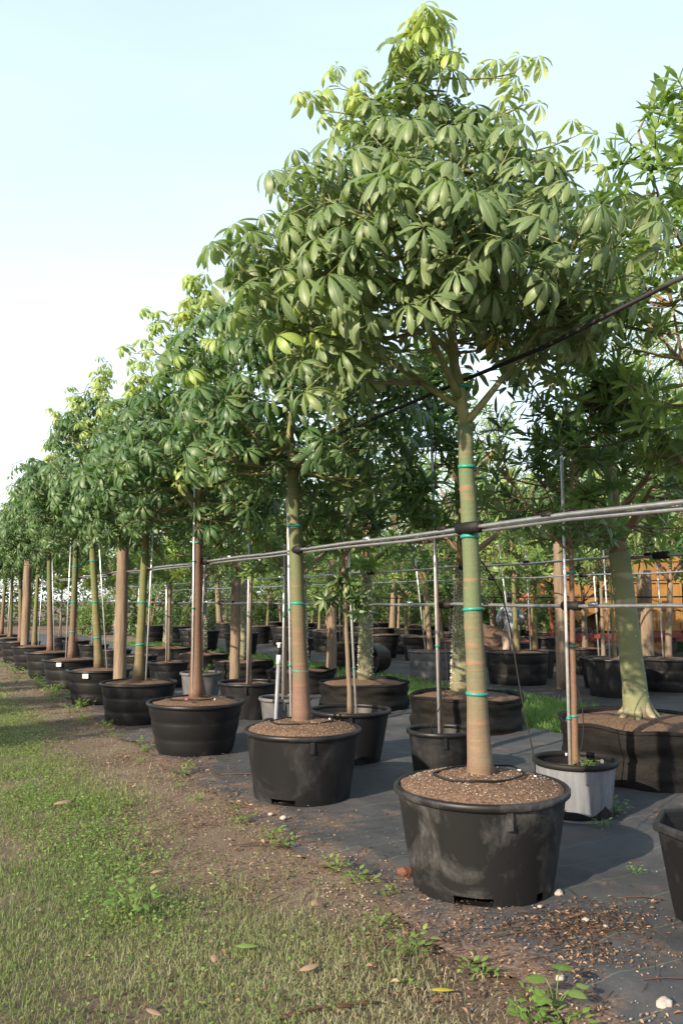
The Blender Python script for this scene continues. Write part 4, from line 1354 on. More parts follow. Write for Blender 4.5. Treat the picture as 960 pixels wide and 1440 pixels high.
# sprinkler riser behind the second pot
s0 = Vector((2.96, 6.27, 0)) + CR * -.27 + CF * .55
o = empty('irrigation_riser', (s0.x, s0.y, .012))
MB().tube([(0, 0, 0), (.01, .0, .6), (.03, 0, 1.03)], .017, 10).build('pipe', 'pvc_grey', o)
MB().tube([(.03, 0, 1.02), (.032, 0, 1.10)], [.022, .021], 10).build('collar', 'white_plastic', o)
MB().tube([(.032, 0, 1.10), (.034, 0, 1.17)], .012, 8).build('neck', 'black_rubber', o)
MB().tube([(.034, 0, 1.165), (.034, 0, 1.205)], [.016, .012], 8).tube([(.01, 0, 1.20), (.06, 0, 1.205)], .009, 6).build('sprinkler_head', 'white_plastic', o)
tag(o, 'grey plastic irrigation riser with white sprinkler head by second trunk', 'sprinkler')

# ------------------------------------------------------------------ second row: slim trees in smaller pots
G2 = 'smaller pots of the second row'
pot('plant_pot', (4.49, 4.77, ZM), .292, .245, .41, 'smooth', 'sun-bleached pale grey pot with dark foot in the second row', G2, 'pot_pale', mound=.01, soil_drop=.09, seed=31)
MB().lathe([(.2455, .02), (.2485, .03), (.2515, .06), (.2535, .085), (.2555, .10)], 48, wob=lambda r, z, a: (r + .004, z + (.03 * math.sin(3 * a + 1) + .02 * math.sin(7 * a)) * (z > .09))).build('dark_foot', 'pot_black',
            [c for c in COL.objects if c.get('label', '').startswith('sun-bleached')][0])  # dark band with a wavy upper edge round the pot's foot
pot('plant_pot', (4.43, 6.42, ZM), .30, .25, .41, 'smooth', 'small black pot left of the front trunk with upright pole', G2, mound=.0, soil_drop=.12, seed=32)
pot('plant_pot', (4.03, 7.42, ZM), .39, .29, .50, 'smooth', 'wide rimmed black pot right behind second front row pot', G2, mound=.0, soil_drop=.08, seed=33)
pot('plant_pot', (4.16, 9.30, ZM), .30, .25, .42, 'smooth', 'grey-blue scuffed pot between second and third front row pots', G2, 'pot_grey', mound=.0, soil_drop=.06, seed=34)
pot('plant_pot', (4.24, 10.7, ZM), .40, .32, .48, 'smooth', 'wide black pot behind third front row pot', G2, mound=.02, soil_drop=.05, seed=35)
pot('plant_pot', (4.30, 12.9, ZM), .32, .26, .44, 'smooth', 'blue-grey pot with grass tuft behind third front row tree', G2, 'pot_grey', mound=.02, seed=36)
for k, y in enumerate((15.1, 17.2, 19.4, 21.8, 24.2, 26.8)):
    pot('plant_pot', (4.4, y, ZM), .36, .29, .46, 'ribbed', 'dark pot in the second row, %s beyond the blue-grey pots' % ORD[k], G2, mound=.03, seed=37 + k)
pot('plant_pot', (3.74, 2.88, ZM), .365, .29, .46, 'smooth', 'empty black pot with angular rim cut by right picture edge', G2, soil=False, octo=True, rz=.2)
pot('plant_pot', (4.64, 3.50, ZM), .29, .24, .44, 'smooth', 'black pot out of view under the tall right-hand tree', G2, seed=51)

GL = 'slim trees of the second row'
Wt = broad_tree(101, (4.49, 4.77, ZM), .30, 1.88, 3.75, [(2.05, .40), (2.3, .68), (2.8, .80), (3.3, .62), (3.75, .22)], 66, (.02, .0), 'bark_red', r0=.024, r1=.019, limbs=7, objs=230, kind='lance', leafm='leaf_dark',
                youngm='leaf_mid', twigm='twig_brown', per_tip=(2, 4), hollow=.1, name='slim_tree', leaf_scale=.95)
tag(Wt, 'dark glossy-leaved slim tree with reddish trunk in the pale grey pot', 'tree', GL)
for z in (.72, 1.24, 1.8): band(Wt, 'tie_band', (.02 * (z - .3) / 1.6, 0, z), .026, .014, 'tie_teal')
pole((4.455, 4.785, .32), (4.47, 4.80, 2.9), 'bright pole beside the reddish trunk in the pale grey pot', 'poles of the second row', r=.0125, ties=(.4,))
Rt_ = broad_tree(102, (4.64, 3.50, ZM), .46, 2.3, 5.25, [(2.5, .45), (2.9, .9), (3.6, 1.02), (4.3, .92), (4.8, .6), (5.25, .25)], 170, (.05, .1), 'bark_grey', r0=.05, r1=.035, limbs=9, objs=280, kind='lance',
                 leafm='leaf_mid', youngm='leaf_young', twigm='twig_brown', per_tip=(2, 4), hollow=.1, name='slim_tree', leaf_scale=1.0, young_top=.06)
tag(Rt_, 'tall tree with long glossy leaves reaching in at the right edge', 'tree', GL)
Nt = broad_tree(103, (4.43, 6.42, ZM), .28, 2.05, 4.1, [(2.1, .30), (2.5, .46), (3.2, .42), (3.8, .25), (4.1, .1)], 58, (.0, .05), 'bark_red', r0=.02, r1=.015, limbs=6, objs=160, kind='lance_long', leafm='leaf_dark',
                youngm='leaf_mid', twigm='twig_brown', per_tip=(2, 3), hollow=.1, name='slim_tree')
tag(Nt, 'narrow tree with long drooping leaves on a bright pole', 'tree', GL)
pole((4.40, 6.40, .28), (4.33, 6.38, 3.5), 'bright upright pole in the small pot left of front trunk', 'poles of the second row', r=.0135, ties=(.9, 2.0))
Mt = broad_tree(104, (4.03, 7.42, ZM), .44, 1.95, 3.5, [(2.15, .35), (2.4, .55), (2.9, .5), (3.3, .3), (3.5, .12)], 46, (-.08, .0), 'bark_grey', r0=.024, r1=.02, limbs=6, objs=130, kind='lance', leafm='leaf_dark',
                youngm='leaf_mid', twigm='twig_brown', per_tip=(2, 3), hollow=.1, name='slim_tree',
                extra=[cpt(-.30, 0, 1.62), cpt(-.22, -.1, 1.55), cpt(-.14, .1, 1.68), cpt(-.05, -.12, 1.6), cpt(.1, 0, 1.62), cpt(.16, .1, 1.5), cpt(-.38, .0, 1.5), cpt(.02, .1, 1.48)], young_top=.3)
tag(Mt, 'slim leaning tree with a low leafy sprig halfway up its stem', 'tree', GL)
pole(tuple(Vector((4.03, 7.42, .42)) + CR * .06), tuple(Vector((4.03, 7.42, 2.9)) + CR * -.06), 'leaning bright pole beside slim stem with low sprig', 'poles of the second row', r=.012, ties=(.5, 1.0, 1.5, 2.0))
Kt = broad_tree(105, (4.24, 10.7, ZM), .44, 1.9, 3.7, [(2.0, .55), (2.4, .85), (3.0, .85), (3.5, .5), (3.7, .2)], 44, (.02, .02), 'bark_grey', r0=.03, r1=.024, limbs=6, objs=0, kind='lance', leafm='leaf_mid',
                youngm='leaf_mid', twigm='twig_brown', per_tip=(2, 4), hollow=.1, name='slim_tree')
tag(Kt, 'leafy slim tree in the wide black pot behind third front row pot', 'tree', GL)
pole((4.2, 10.66, .44), (4.2, 10.66, 2.4), 'pole of the slim tree behind the third front row pot', 'poles of the second row')
for k, (x, y) in enumerate(((4.16, 9.30), (4.30, 12.9), (4.4, 15.1), (4.4, 17.2), (4.4, 19.4), (4.4, 21.8), (4.4, 24.2), (4.4, 26.8))):
    T = copy_tree(Kt); T.location = (x, y, ZM); T.rotation_euler = (0, 0, 1.3 * k + 1)
    if k == 0: T.scale = (.6, .6, 1.0)
    tag(T, ('small slim tree in scuffed grey-blue pot' if k == 0 else 'slim tree in the blue-grey pot with grass tuft' if k == 1 else 'slim tree in the second row, %s beyond the blue-grey pots' % ORD[k - 2]), 'tree', GL)
    pole((x - .05, y - .03, .40), (x - .03 + .06 * math.sin(k * 2), y, 2.3), 'thin pole in the second row beside slim tree %s from scuffed pot' % ORD[k], 'poles of the second row', r=.011)
# extra long bare pole behind the second front tree
weed(4.52, 4.70, 1.0, 'leafy sprout growing inside the pale grey pot', 'single weeds', .35)
weed(4.60, 4.82, .8, 'second leafy sprout at back of the pale grey pot', 'single weeds', .35)
weed(4.35, 12.8, 1.5, 'grass tuft in the blue-grey pot', 'single weeds', .44)
tube_line([(4.62, 5.0, .42), (4.72, 4.95, .44), (4.80, 5.0, .75), (4.78, 5.1, 1.1), (4.55, 4.9, 1.55)][::-1], 'thin tube hanging from low rail to the pale grey pot')
tube_line([(4.3, 6.3, .40), (4.25, 6.28, .42), (4.22, 6.25, .52), (4.42, 6.3, .85), (4.5, 6.5, 1.55)][::-1], 'thin tube arching into small pot left of front trunk')


# ------------------------------------------------------------------ third row: trees in black cloth bags
def bag(loc, Rr, H, label, seed, tagq=True):
    rg = random.Random(seed); o = empty('planter_bag', loc, rg.random() * 6)
    ph = [rg.uniform(0, 6.28) for _ in range(6)]
    b_ = MB()
    prof = [(Rr * (.985 + .02 * math.sin(t * 9)), H * t) for t in [i / 22 for i in range(23)]]
    prof += [(Rr - .03, H - .01), (Rr - .035, H - .10)]

    def wob(r, z, a):
        n1 = mnoise.noise((math.cos(a) * 2.2 + ph[0], math.sin(a) * 2.2, z * 13)) * .030
        n2 = mnoise.noise((math.cos(a) * 1.2 + ph[1], math.sin(a) * 1.2, 0)) * .05
        fl = 1 + .03 * math.sin(2 * a + ph[2])
        zz = z + (mnoise.noise((math.cos(a) * 1.8, math.sin(a) * 1.8, ph[3])) * .05 * (z / H))
        return r * fl + n1 + n2, zz
    b_.lathe(prof, 72, wob=wob).build('cloth_wall', 'bag_cloth', o)
    hem = MB().lathe([(Rr + .004, H - .03), (Rr + .010, H - .025), (Rr + .010, H), (Rr + .0, H + .006), (Rr - .01, H)], 72, wob=wob, close=True)
    hem.build('hem', 'bag_cloth', o)
    s_ = MB(); sg = 40; vs = [(0, 0, H + .03)]
    for i in range(1, 13):
        q = i / 12
        for k in range(sg):
            a = 6.2832 * k / sg; r, _ = wob(Rr * .985, H, a); r *= q
            vs.append((r * math.cos(a), r * math.sin(a), H - .045 + .07 * (1 - q * q) + mnoise.noise((r * math.cos(a) * 6, r * math.sin(a) * 6, seed)) * .022))
    fs = [(0, 1 + k, 1 + (k + 1) % sg) for k in range(sg)]
    for i in range(11):
        for k in range(sg):
            a = 1 + i * sg; k2 = (k + 1) % sg
            fs.append((a + k, a + sg + k, a + sg + k2, a + k2))
    s_.add(vs, fs); s_.build('soil', 'potting_soil', o)
    if tagq:
        a = -2.2 - o.rotation_euler.z + 1.6
        Mx = Matrix.Rotation(a, 4, 'Z')
        MB().box((Rr + .03, -.012, H - .09), (Rr + .035, .012, H - .06), Mx).build('white_tab', 'white_plastic', o, smooth=False)
    return tag(o, label, 'planter bag', 'black cloth planter bags')


bag((6.12, 5.62, .01), .76, .50, 'wide wrinkled black cloth bag around the green bottle trunk', 1, False)
bag((6.33, 8.60, .01), .71, .42, 'black cloth bag behind the front trunk with spiny tree', 2)
bag((6.14, 10.85, .01), .66, .40, 'black cloth bag behind wide rimmed pot with spiny trunk', 3)
bag((6.26, 13.3, .01), .60, .38, 'black cloth bag before the tall wooden post', 4)
bag((6.2, 15.9, .01), .62, .38, 'black cloth bag left of the low rail sprig', 5)
bag((6.2, 18.6, .01), .62, .38, 'far black cloth bag behind the third front tree', 6)
bag((6.2, 21.4, .01), .62, .38, 'farthest black cloth bag behind the fourth front tree', 7)


def thorns(parent, r_of, z0, z1, n, seed, lean, base_z, fork_z, size=.012):
    rg = random.Random(seed); b_ = MB()
    for i in range(n):
        z = rg.uniform(z0, z1); a = rg.random() * 6.28; r = r_of(z); t = (z - base_z) / (fork_z - base_z)
        c = Vector((lean[0] * t, lean[1] * t, z)); d = Vector((math.cos(a), math.sin(a), .25)).normalized()
        s_ = size * rg.uniform(.6, 1.4); u = Vector((-math.sin(a), math.cos(a), 0)) * s_ * .55; w = Vector((0, 0, 1)) * s_ * .55
        p = c + Vector((math.cos(a), math.sin(a), 0)) * (r - .003)
        b_.add([p + u, p + w, p - u, p - w, p + d * s_ * 1.3], [(0, 1, 4), (1, 2, 4), (2, 3, 4), (3, 0, 4)])
    o = b_.build('thorn_cover', 'thorn', parent, smooth=False); o['kind'] = 'stuff'


GB = 'trees growing in cloth bags'
ln = CR * -.12
Bt = broad_tree(201, (6.08, 5.62, .0), .50, 2.05, 3.9, [(1.95, .5), (2.3, .85), (2.9, .95), (3.5, .7), (3.9, .25)], 58, (ln.x, ln.y), 'bark_bottle', r0=.115, r1=.092, flare=1.2, limbs=8, objs=200, kind='lance',
                leafm='leaf_mid', youngm='leaf_mid', twigm='twig_brown', per_tip=(2, 4), hollow=.05, name='bottle_tree', leaf_scale=1.0)
tag(Bt, 'thick smooth green bottle-shaped trunk with leafy top in the near bag', 'tree', GB)
for k in range(7):   # surface roots at the foot
    a = k * .9 + .3
    MB().tube([(math.cos(a) * .08, math.sin(a) * .08, .66), (math.cos(a) * .11, math.sin(a) * .11, .585), (math.cos(a) * .16, math.sin(a) * .16, .545), (math.cos(a) * .22, math.sin(a) * .22, .50)], [.035, .04, .03, .012], 8).build('root', 'bark_bottle', Bt)
thorns(Bt, lambda z: .117 - .015 * (z - .5), .7, 1.9, 60, 3, (ln.x, ln.y), .5, 2.05, .010)
for k, (x, y, r_, lb, n_) in enumerate(((6.28, 8.62, .15, 'spiny grey-green trunk tree behind the front trunk', 1500), (6.14, 10.85, .115, 'spiny leaning trunk tree beside slim stem with low sprig', 1300))):
    l2 = CR * (.02 if k == 0 else .03)
    S = broad_tree(210 + k, (x, y, 0), .40, 2.05, 4.6, [(2.1, .5), (2.5, .95), (3.2, 1.1), (4.0, .8), (4.6, .25)], 46, (l2.x, l2.y), 'bark_spiny', r0=r_, r1=r_ * .62, flare=1.1, limbs=8, objs=0, kind='lance', leafm='leaf_mid',
                   youngm='leaf_young', twigm='twig_brown', per_tip=(2, 3), hollow=.05, name='spiny_tree')
    thorns(S, lambda z: r_ + (r_ * .62 - r_) * (z - .4) / 1.65, .5, 2.0, n_, 8 + k, (l2.x, l2.y), .4, 2.05, .016)
    tag(S, lb, 'tree', GB)
    if k == 1: sp_proto = S
for k, (x, y) in enumerate(((6.26, 13.3), (6.2, 15.9), (6.2, 18.6), (6.2, 21.4))):
    T = copy_tree(sp_proto); T.location = (x, y, 0); T.rotation_euler = (0, 0, 1.9 * (k + 1))
    tag(T, ('tree in the bag before the tall wooden post', 'tree in the bag left of the low rail sprig', 'tree in the far bag behind third front tree', 'tree in the farthest bag behind fourth front tree')[k], 'tree', GB)

# ------------------------------------------------------------------ rear rows beyond the grass strip
G4 = 'pots beyond the grass strip'
pot('plant_pot', (10.52, 12.66, ZM), .575, .53, .60, 'ribbed', 'wide black pot beyond the grass strip before the standing person', G4, seed=61)
pot('plant_pot', (9.61, 14.28, ZM), .44, .40, .56, 'ribbed', 'grey weathered pot beyond grass strip beside toppled pot', G4, 'pot_grey', seed=62)
pot('plant_pot', (10.59, 10.24, ZM), .49, .41, .62, 'smooth', 'deep black pot just left of the bottle trunk', G4, 'pot_black', seed=63, mound=.05)
pot('plant_pot', (12.07, 10.43, ZM), .50, .41, .56, 'ribbed', 'black pot at the right edge beyond bottle trunk', G4, seed=64)
pot('plant_pot', (11.7, 13.5, ZM), .40, .34, .55, 'smooth', 'black pot close behind the wide pot with slim tree', G4, seed=65)
pot('plant_pot', (11.4, 11.3, ZM), .42, .34, .55, 'smooth', 'black pot left of the deep pot by bottle trunk', G4, seed=66)
pot('plant_pot', (9.4, 17.6, ZM), .46, .40, .58, 'ribbed', 'black pot left of the toppled pot', G4, seed=67)
pot('plant_pot', (9.3, 20.2, ZM), .46, .40, .58, 'ribbed', 'black pot far behind the irrigation riser', G4, seed=68)
o = pot('plant_pot', (9.35, 15.85, .33), .33, .29, .58, 'smooth', 'toppled empty black pot lying on its side', G4, soil=False, seed=69)
o.rotation_euler = (R(90), 0, R(-62))

GR = 'slim trees beyond the grass strip'
RA = broad_tree(301, (10.52, 12.66, ZM), .58, 2.0, 4.2, [(2.1, .5), (2.5, .95), (3.2, 1.05), (3.8, .7), (4.2, .2)], 58, (.0, .06), 'bark_green', r0=.055, r1=.04, limbs=7, objs=0, kind='lance_long', leafm='leaf_mid', youngm='leaf_young',
                twigm='twig_brown', per_tip=(2, 4), hollow=.05, name='slim_tree', leaf_scale=1.1)
tag(RA, 'slim tree in the wide black pot before the person', 'tree', GR)
RB = broad_tree(302, (9.61, 14.28, ZM), .54, 1.9, 4.4, [(2.0, .6), (2.4, 1.0), (3.2, 1.1), (3.9, .7), (4.4, .2)], 56, (-.1, .0), 'bark_grey', r0=.06, r1=.045, limbs=7, objs=0, kind='lance', leafm='leaf_dark', youngm='leaf_mid',
                twigm='twig_brown', per_tip=(2, 4), hollow=.05, name='slim_tree', leaf_scale=1.25)
tag(RB, 'slim tree in the grey weathered pot by toppled pot', 'tree', GR)
rear = [((10.59, 10.24), 'slim tree in the deep black pot left of the bottle trunk'), ((12.07, 10.43), 'slim tree in the pot at right edge beyond bottle trunk'), ((11.7, 13.5), 'slim tree close behind the wide pot'),
        ((11.4, 11.3), 'slim tree behind and left of the deep black pot'), ((9.4, 17.6), 'slim tree left of the toppled pot'), ((9.3, 20.2), 'slim tree far behind the irrigation riser')]
for k, ((x, y), lb) in enumerate(rear):
    T = copy_tree((RA, RB)[k % 2]); T.location = (x, y, ZM); T.rotation_euler = (0, 0, 1.1 * k + .7)
    if k in (0, 3): T.scale = (.62, .62, .95)
    tag(T, lb, 'tree', GR)
for k, ((x, y), w) in enumerate((((10.52, 12.66), 'wide pot before the person'), ((9.61, 14.28), 'grey weathered pot'), ((10.59, 10.24), 'deep pot by bottle trunk'), ((12.07, 10.43), 'pot at right edge'),
                                 ((11.7, 13.5), 'pot behind the wide pot'), ((9.4, 17.6), 'pot left of the toppled pot'), ((11.4, 11.3), 'pot left of the deep pot'))):
    b_ = Vector((x, y, .55)) - CR * .10 - CF * .05
    pole(tuple(b_), tuple(b_ + CR * (-.22 if k < 2 else -.06) + Vector((0, 0, 2.2))), 'leaning pale pole in the %s beyond the grass strip' % w, 'poles beyond the grass strip', r=.014)

row_lab = {13.2: 'fifth row', 16.0: 'sixth row', 19.2: 'seventh row'}
rp = None
for X_, y0, ny in ((13.2, 13.6, 9), (16.0, 18.6, 8), (19.2, 17.2, 9)):
    for k in range(ny):
        y = y0 + 2.5 * k; x = X_ + .3 * math.sin(k * 2.3)
        if rp is None:
            rp = pot('plant_pot', (x, y, ZM), .44, .37, .55, 'ribbed', '', None, seed=80); P_ = rp
        else:
            P_ = copy_tree(rp); P_.location = (x, y, ZM); P_.rotation_euler = (0, 0, k)
        tag(P_, 'dark pot in the shaded %s, %s from its near end' % (row_lab[X_], ORD[k]), 'pot', 'far dark pots')
        T = copy_tree((RA, RB)[(k + int(X_)) % 2]); T.location = (x, y, ZM); T.rotation_euler = (0, 0, 2.2 * k + X_); sc = 1.0 + .25 * math.sin(k * 3 + X_)
        T.scale = (sc * 1.0, sc * 1.0, .78 + .12 * math.sin(k * 5))
        tag(T, 'shaded tree in the %s, %s from its near end' % (row_lab[X_], ORD[k]), 'tree', 'far potted trees')

k2 = 0
for X_, y0, ny in ((11.9, 16.2, 9), (14.6, 16.6, 9), (17.6, 19.4, 8), (8.7, 23.0, 5)):
    for k in range(ny):
        P_ = copy_tree(rp); P_.location = (X_ + .25 * math.sin(k * 1.9 + X_), y0 + 2.1 * k + .4 * math.sin(k * 2.7), ZM); P_.rotation_euler = (0, 0, k + X_); P_.scale = (1.1, 1.1, 1.15)
        tag(P_, 'spare dark pot packed between rear rows, %s in the %s line' % (ORD[k], {11.9: 'nearest', 14.6: 'second', 17.6: 'third', 8.7: 'grass-side'}[X_]), 'pot', 'spare pots between the rear rows')

# ------------------------------------------------------------------ tall trees behind
def tall(seed, h, Rr, bark, leafm, kind, n_tips, lo, name='background_tree', per=(2, 4), r0=.16):
    return broad_tree(seed, (0, 0, 0), 0.0, h * .32, h, [(h * lo, Rr * .5), (h * (lo + .15), Rr * .9), (h * .62, Rr), (h * .82, Rr * .75), (h, Rr * .2)], n_tips, (.2, .1), bark, r0=r0, r1=r0 * .6, limbs=10, objs=0, kind=kind, leafm=leafm,
                      youngm='leaf_feather' if leafm == 'leaf_feather' else 'leaf_mid', twigm='twig_brown', per_tip=per, hollow=.2, name=name, leaf_scale=1.6, flare=1.5)


FA = tall(401, 9.0, 2.3, 'bark_grey', 'leaf_feather', 'feather', 120, .34)
FB = tall(402, 8.0, 2.6, 'bark_grey', 'leaf_back', 'dense', 150, .22)
FC = tall(403, 11.5, 2.6, 'bark_grey', 'leaf_feather', 'feather', 130, .30)
used = {}
BG = [  # pixel-free layout: distance ahead, offset to the right of the view axis
    (30, 1.8, FA, .86, 'yellow-green feathery tree with pale trunk behind the slim trees'), (27, 5.0, FA, .85, 'feathery pale tree seen right of the front trunk'),
    (33, -1.5, FB, .95, 'dense dark tree behind second front row tree'), (36, 6.0, FB, 1.0, 'dense tree filling the gap beyond the person'),
    (25, 9.6, FC, .95, 'tall airy tree with bare pale limbs at upper right'), (29, 12.5, FC, 1.05, 'tall airy tree at the right picture edge'),
    (31, 9.0, FB, .95, 'dense tree behind the yellow machine'), (26, 13.2, FB, .9, 'dense tree right of the yellow machine'), (38, 2.5, FB, 1.0, 'far dense tree under the feathery tree'),
    (38, -5.5, FB, 1.0, 'far dense tree behind third front tree'), (42, -11, FB, 1.0, 'far dense tree behind the fourth front tree'), (45, -17, FB, 1.05, 'far dense tree at the left end of rows'),
    (48, -23, FB, 1.05, 'farthest dense tree at the left edge'), (34, 14, FA, 1.1, 'feathery tree behind right machine end'), (24, 6.6, FA, .62, 'small feathery tree behind the person')] + [
    (46, -12.5 + 3.1 * j, FB, .62 + .08 * math.sin(j * 2.0), 'low dense tree in the far belt, %s from the left' % ORD[j]) for j in range(9)]
for k, (f_, r_, src, sc, lb) in enumerate(BG):
    T = src if src not in used else copy_tree(src)
    used[src] = 1
    v = CF * f_ + CR * r_
    T.location = (v.x, v.y, -.01); T.rotation_euler = (0, 0, 1.7 * k); T.scale = (sc, sc, sc)
    tag(T, lb, 'tree', 'tall trees behind the nursery')

# a distant wood closing the view, one mass
rg = random.Random(9)
pl_ = []
for i in range(4200):
    if rg.random() < .62:
        x = rg.uniform(31, 38); y = rg.uniform(8, 62)
    else:
        x = rg.uniform(-8, 38); y = rg.uniform(54, 62)
    top = 3.4 + 4.2 * float(fbm(np.array(x * .9), np.array(y * .9), 77, .22))
    z = rg.uniform(.02, 1) * top
    pl_.append(('dense', rg.randrange(5), 'leaf_back', Vector((x, y, z)), frame(Vector((rg.gauss(0, .4), rg.gauss(0, .4), 1)), rg.random() * 6.28), rg.uniform(3.6, 5.5), rg.random()))
o = joined(pl_, 'distant_wood', None, 'leaf_back')
tag(o, 'distant dark wood closing off the nursery rows', 'wood', kind='stuff')

# leafy shrubs standing between the rear rows and the wood
def shrub(seed, h, Rr, m):
    rg = random.Random(seed); o = empty('background_shrub', (0, 0, 0))
    st = MB()
    pl = []
    for i in range(9):
        a = rg.random() * 6.28; r_ = Rr * rg.uniform(.2, .7); e = Vector((math.cos(a) * r_, math.sin(a) * r_, h * rg.uniform(.5, .85)))
        st.tube(bez(Vector((0, 0, 0)), Vector((e.x * .3, e.y * .3, e.z * .6)), e, 5), [.05, .04, .034, .028, .02, .012], 6)
    for i in range(210):
        a = rg.random() * 6.28; t = rg.random(); z = h * (.04 + .96 * t); r_ = Rr * (math.sin(min(1, t * 1.25 + .2) * 2.4) ** .6 if t < .85 else .55) * rg.uniform(.35, 1) ** .5
        q = Vector((math.cos(a) * r_, math.sin(a) * r_, z))
        pl.append(('lance', rg.randrange(5), m if rg.random() < .8 else 'leaf_mid', q, frame(q + Vector((0, 0, .8)), rg.random() * 6.28), rg.uniform(1.5, 2.4), rg.random()))
    cr_ = st.build('stems', 'twig_brown', o)
    joined(pl, 'foliage', cr_, m)
    return o


SH = [shrub(501, 3.0, 1.5, 'leaf_back'), shrub(502, 3.8, 1.7, 'leaf_dark'), shrub(503, 2.4, 1.4, 'leaf_back')]
SPOT = [(23.5, 16), (22.6, 18.6), (23.0, 21.2), (22.4, 23.8), (22.8, 26.6), (22.2, 29.4), (22.5, 32.4), (21.8, 35.6), (21.0, 39), (19.5, 37.5), (17.6, 39.5), (15.2, 38.6), (12.8, 39.5), (10.4, 38.8), (8.0, 39.6), (25.2, 17.5),
        (25.0, 20.4), (25.4, 23.2), (25.0, 26), (24.6, 29), (24.8, 32)]
for k, (x, y) in enumerate(SPOT):
    T = SH[k] if k < 3 else copy_tree(SH[k % 3])
    T.location = (x, y, 0); T.rotation_euler = (0, 0, k * 1.3); sc = .9 + .25 * math.sin(k * 2.1); T.scale = (sc, sc, sc)
    tag(T, 'leafy shrub of the hedge behind rear rows, %s from the right in the %s' % ((ORD + ['fifteenth'])[k if k < 15 else k - 15], 'front rank' if k < 15 else 'back rank'), 'shrub', 'hedge shrubs behind the rear rows')

# ------------------------------------------------------------------ yellow machine
mo = empty('farm_machine', (16.84, 15.99, 0), R(-27.9))


def mpart(name, b_, m, par=None, smooth=False):
    return b_.build(name, m, par or mo, smooth=smooth)


bin_ = mpart('bin', MB().prism([(-.45, .80), (1.55, .80), (1.60, 2.75), (-.55, 2.75)], -.1, 1.7), 'yellow_paint')
for z in (1.35, 2.05, 2.62):
    mpart('rib', MB().box((-.53, -.15, z), (1.62, -.102, z + .06)), 'yellow_paint', bin_)
for x in (-.42, .22, .88, 1.50):
    mpart('rib', MB().box((x, -.145, .84), (x + .05, -.103, 2.60)), 'yellow_paint', bin_)
mpart('hopper', MB().prism([(-2.15, 2.35), (-.60, 2.55), (-.60, 1.30), (-1.15, 1.05)], .1, 1.5), 'yellow_paint')
mpart('hopper_lip', MB().box((-2.2, .05, 2.32), (-.6, .098, 2.50)), 'yellow_paint')
mpart('chassis', MB().box((-1.6, .0, .52), (1.75, .25, .74)).box((-1.6, 1.35, .52), (1.75, 1.6, .74)).box((-1.6, .25, .54), (-1.4, 1.35, .72)).box((1.5, .25, .54), (1.7, 1.35, .72)), 'red_paint')
mpart('side_guard', MB().box((-.2, -.12, .62), (1.5, -.04, .79)), 'red_paint')
mpart('tail_light', MB().box((-.75, -.03, .60), (-.60, -.001, .70)), 'bright_orange')
bm_ = MB()
dv = Vector((1.3, 0, .95)); u_ = dv.normalized()
Mx = Matrix.Translation((-2.9, .45, 1.0)) @ Matrix.Rotation(-math.atan2(.95, 1.3), 4, 'Y')
bm_.box((0, 0, 0), (1.6, .5, .30), Mx)
mpart('conveyor', bm_, 'rust_steel')
mpart('conveyor_leg', MB().tube([(-2.3, .7, 1.35), (-2.2, .7, 0.02)], .05, 8).tube([(-1.75, .7, 1.7), (-1.65, .7, 0.6)], .05, 8), 'rust_steel')
for x in (-1.0, 1.0):
    for y in (.12, 1.48):
        w = empty('wheel', (x, y, .46)); w.parent = mo
        w.rotation_euler = (R(90), 0, 0)
        MB().lathe([(.26, -.11), (.40, -.13), (.45, -.09), (.46, 0), (.45, .09), (.40, .13), (.26, .11)], 28, close=True).build('tyre', 'tyre', w)
        MB().lathe([(.0001, .05), (.08, .09), (.12, .06), (.25, .04), (.262, .10), (.262, -.10), (.25, -.06), (.0001, -.06)], 24).build('rim', 'yellow_paint', w)
mpart('tow_bar', MB().tube([(-1.6, .8, .6), (-2.4, .8, .45), (-2.9, .8, .42)], .05, 8), 'red_paint')
mpart('engine_box', MB().box((1.75, .1, .70), (2.7, 1.5, 1.75)).box((1.95, .3, 1.75), (2.5, 1.3, 1.95)), 'yellow_paint')
mpart('exhaust', MB().tube([(2.3, .5, 1.95), (2.3, .5, 2.6), (2.4, .5, 2.7)], .04, 8), 'rust_steel')
tag(mo, 'yellow bin machine with red chassis parked behind the bottle trunk', 'machine')

# mulch heap behind the person
hp = MB(); vs = []; n_ = 26
for i in range(n_ + 1):
    for j in range(n_ + 1):
        x = (i / n_ - .5) * 2.4; y = (j / n_ - .5) * 2.0; q = max(0, 1 - (x / 1.15) ** 2 - (y / .95) ** 2)
        vs.append((x, y, -.05 + 1.05 * q ** .7 + mnoise.noise((x * 3, y * 3, 1)) * .10 * (q > 0) + mnoise.noise((x * 9, y * 9, 4)) * .04 * (q > 0)))
hp.add(vs, [(i * (n_ + 1) + j, (i + 1) * (n_ + 1) + j, (i + 1) * (n_ + 1) + j + 1, i * (n_ + 1) + j + 1) for i in range(n_) for j in range(n_)])
v = CF * 21 + CR * 3.6
tag(hp.build('mulch_heap', 'potting_soil', loc=(v.x, v.y, 0)), 'brown mulch heap left of the standing person', 'mulch heap')


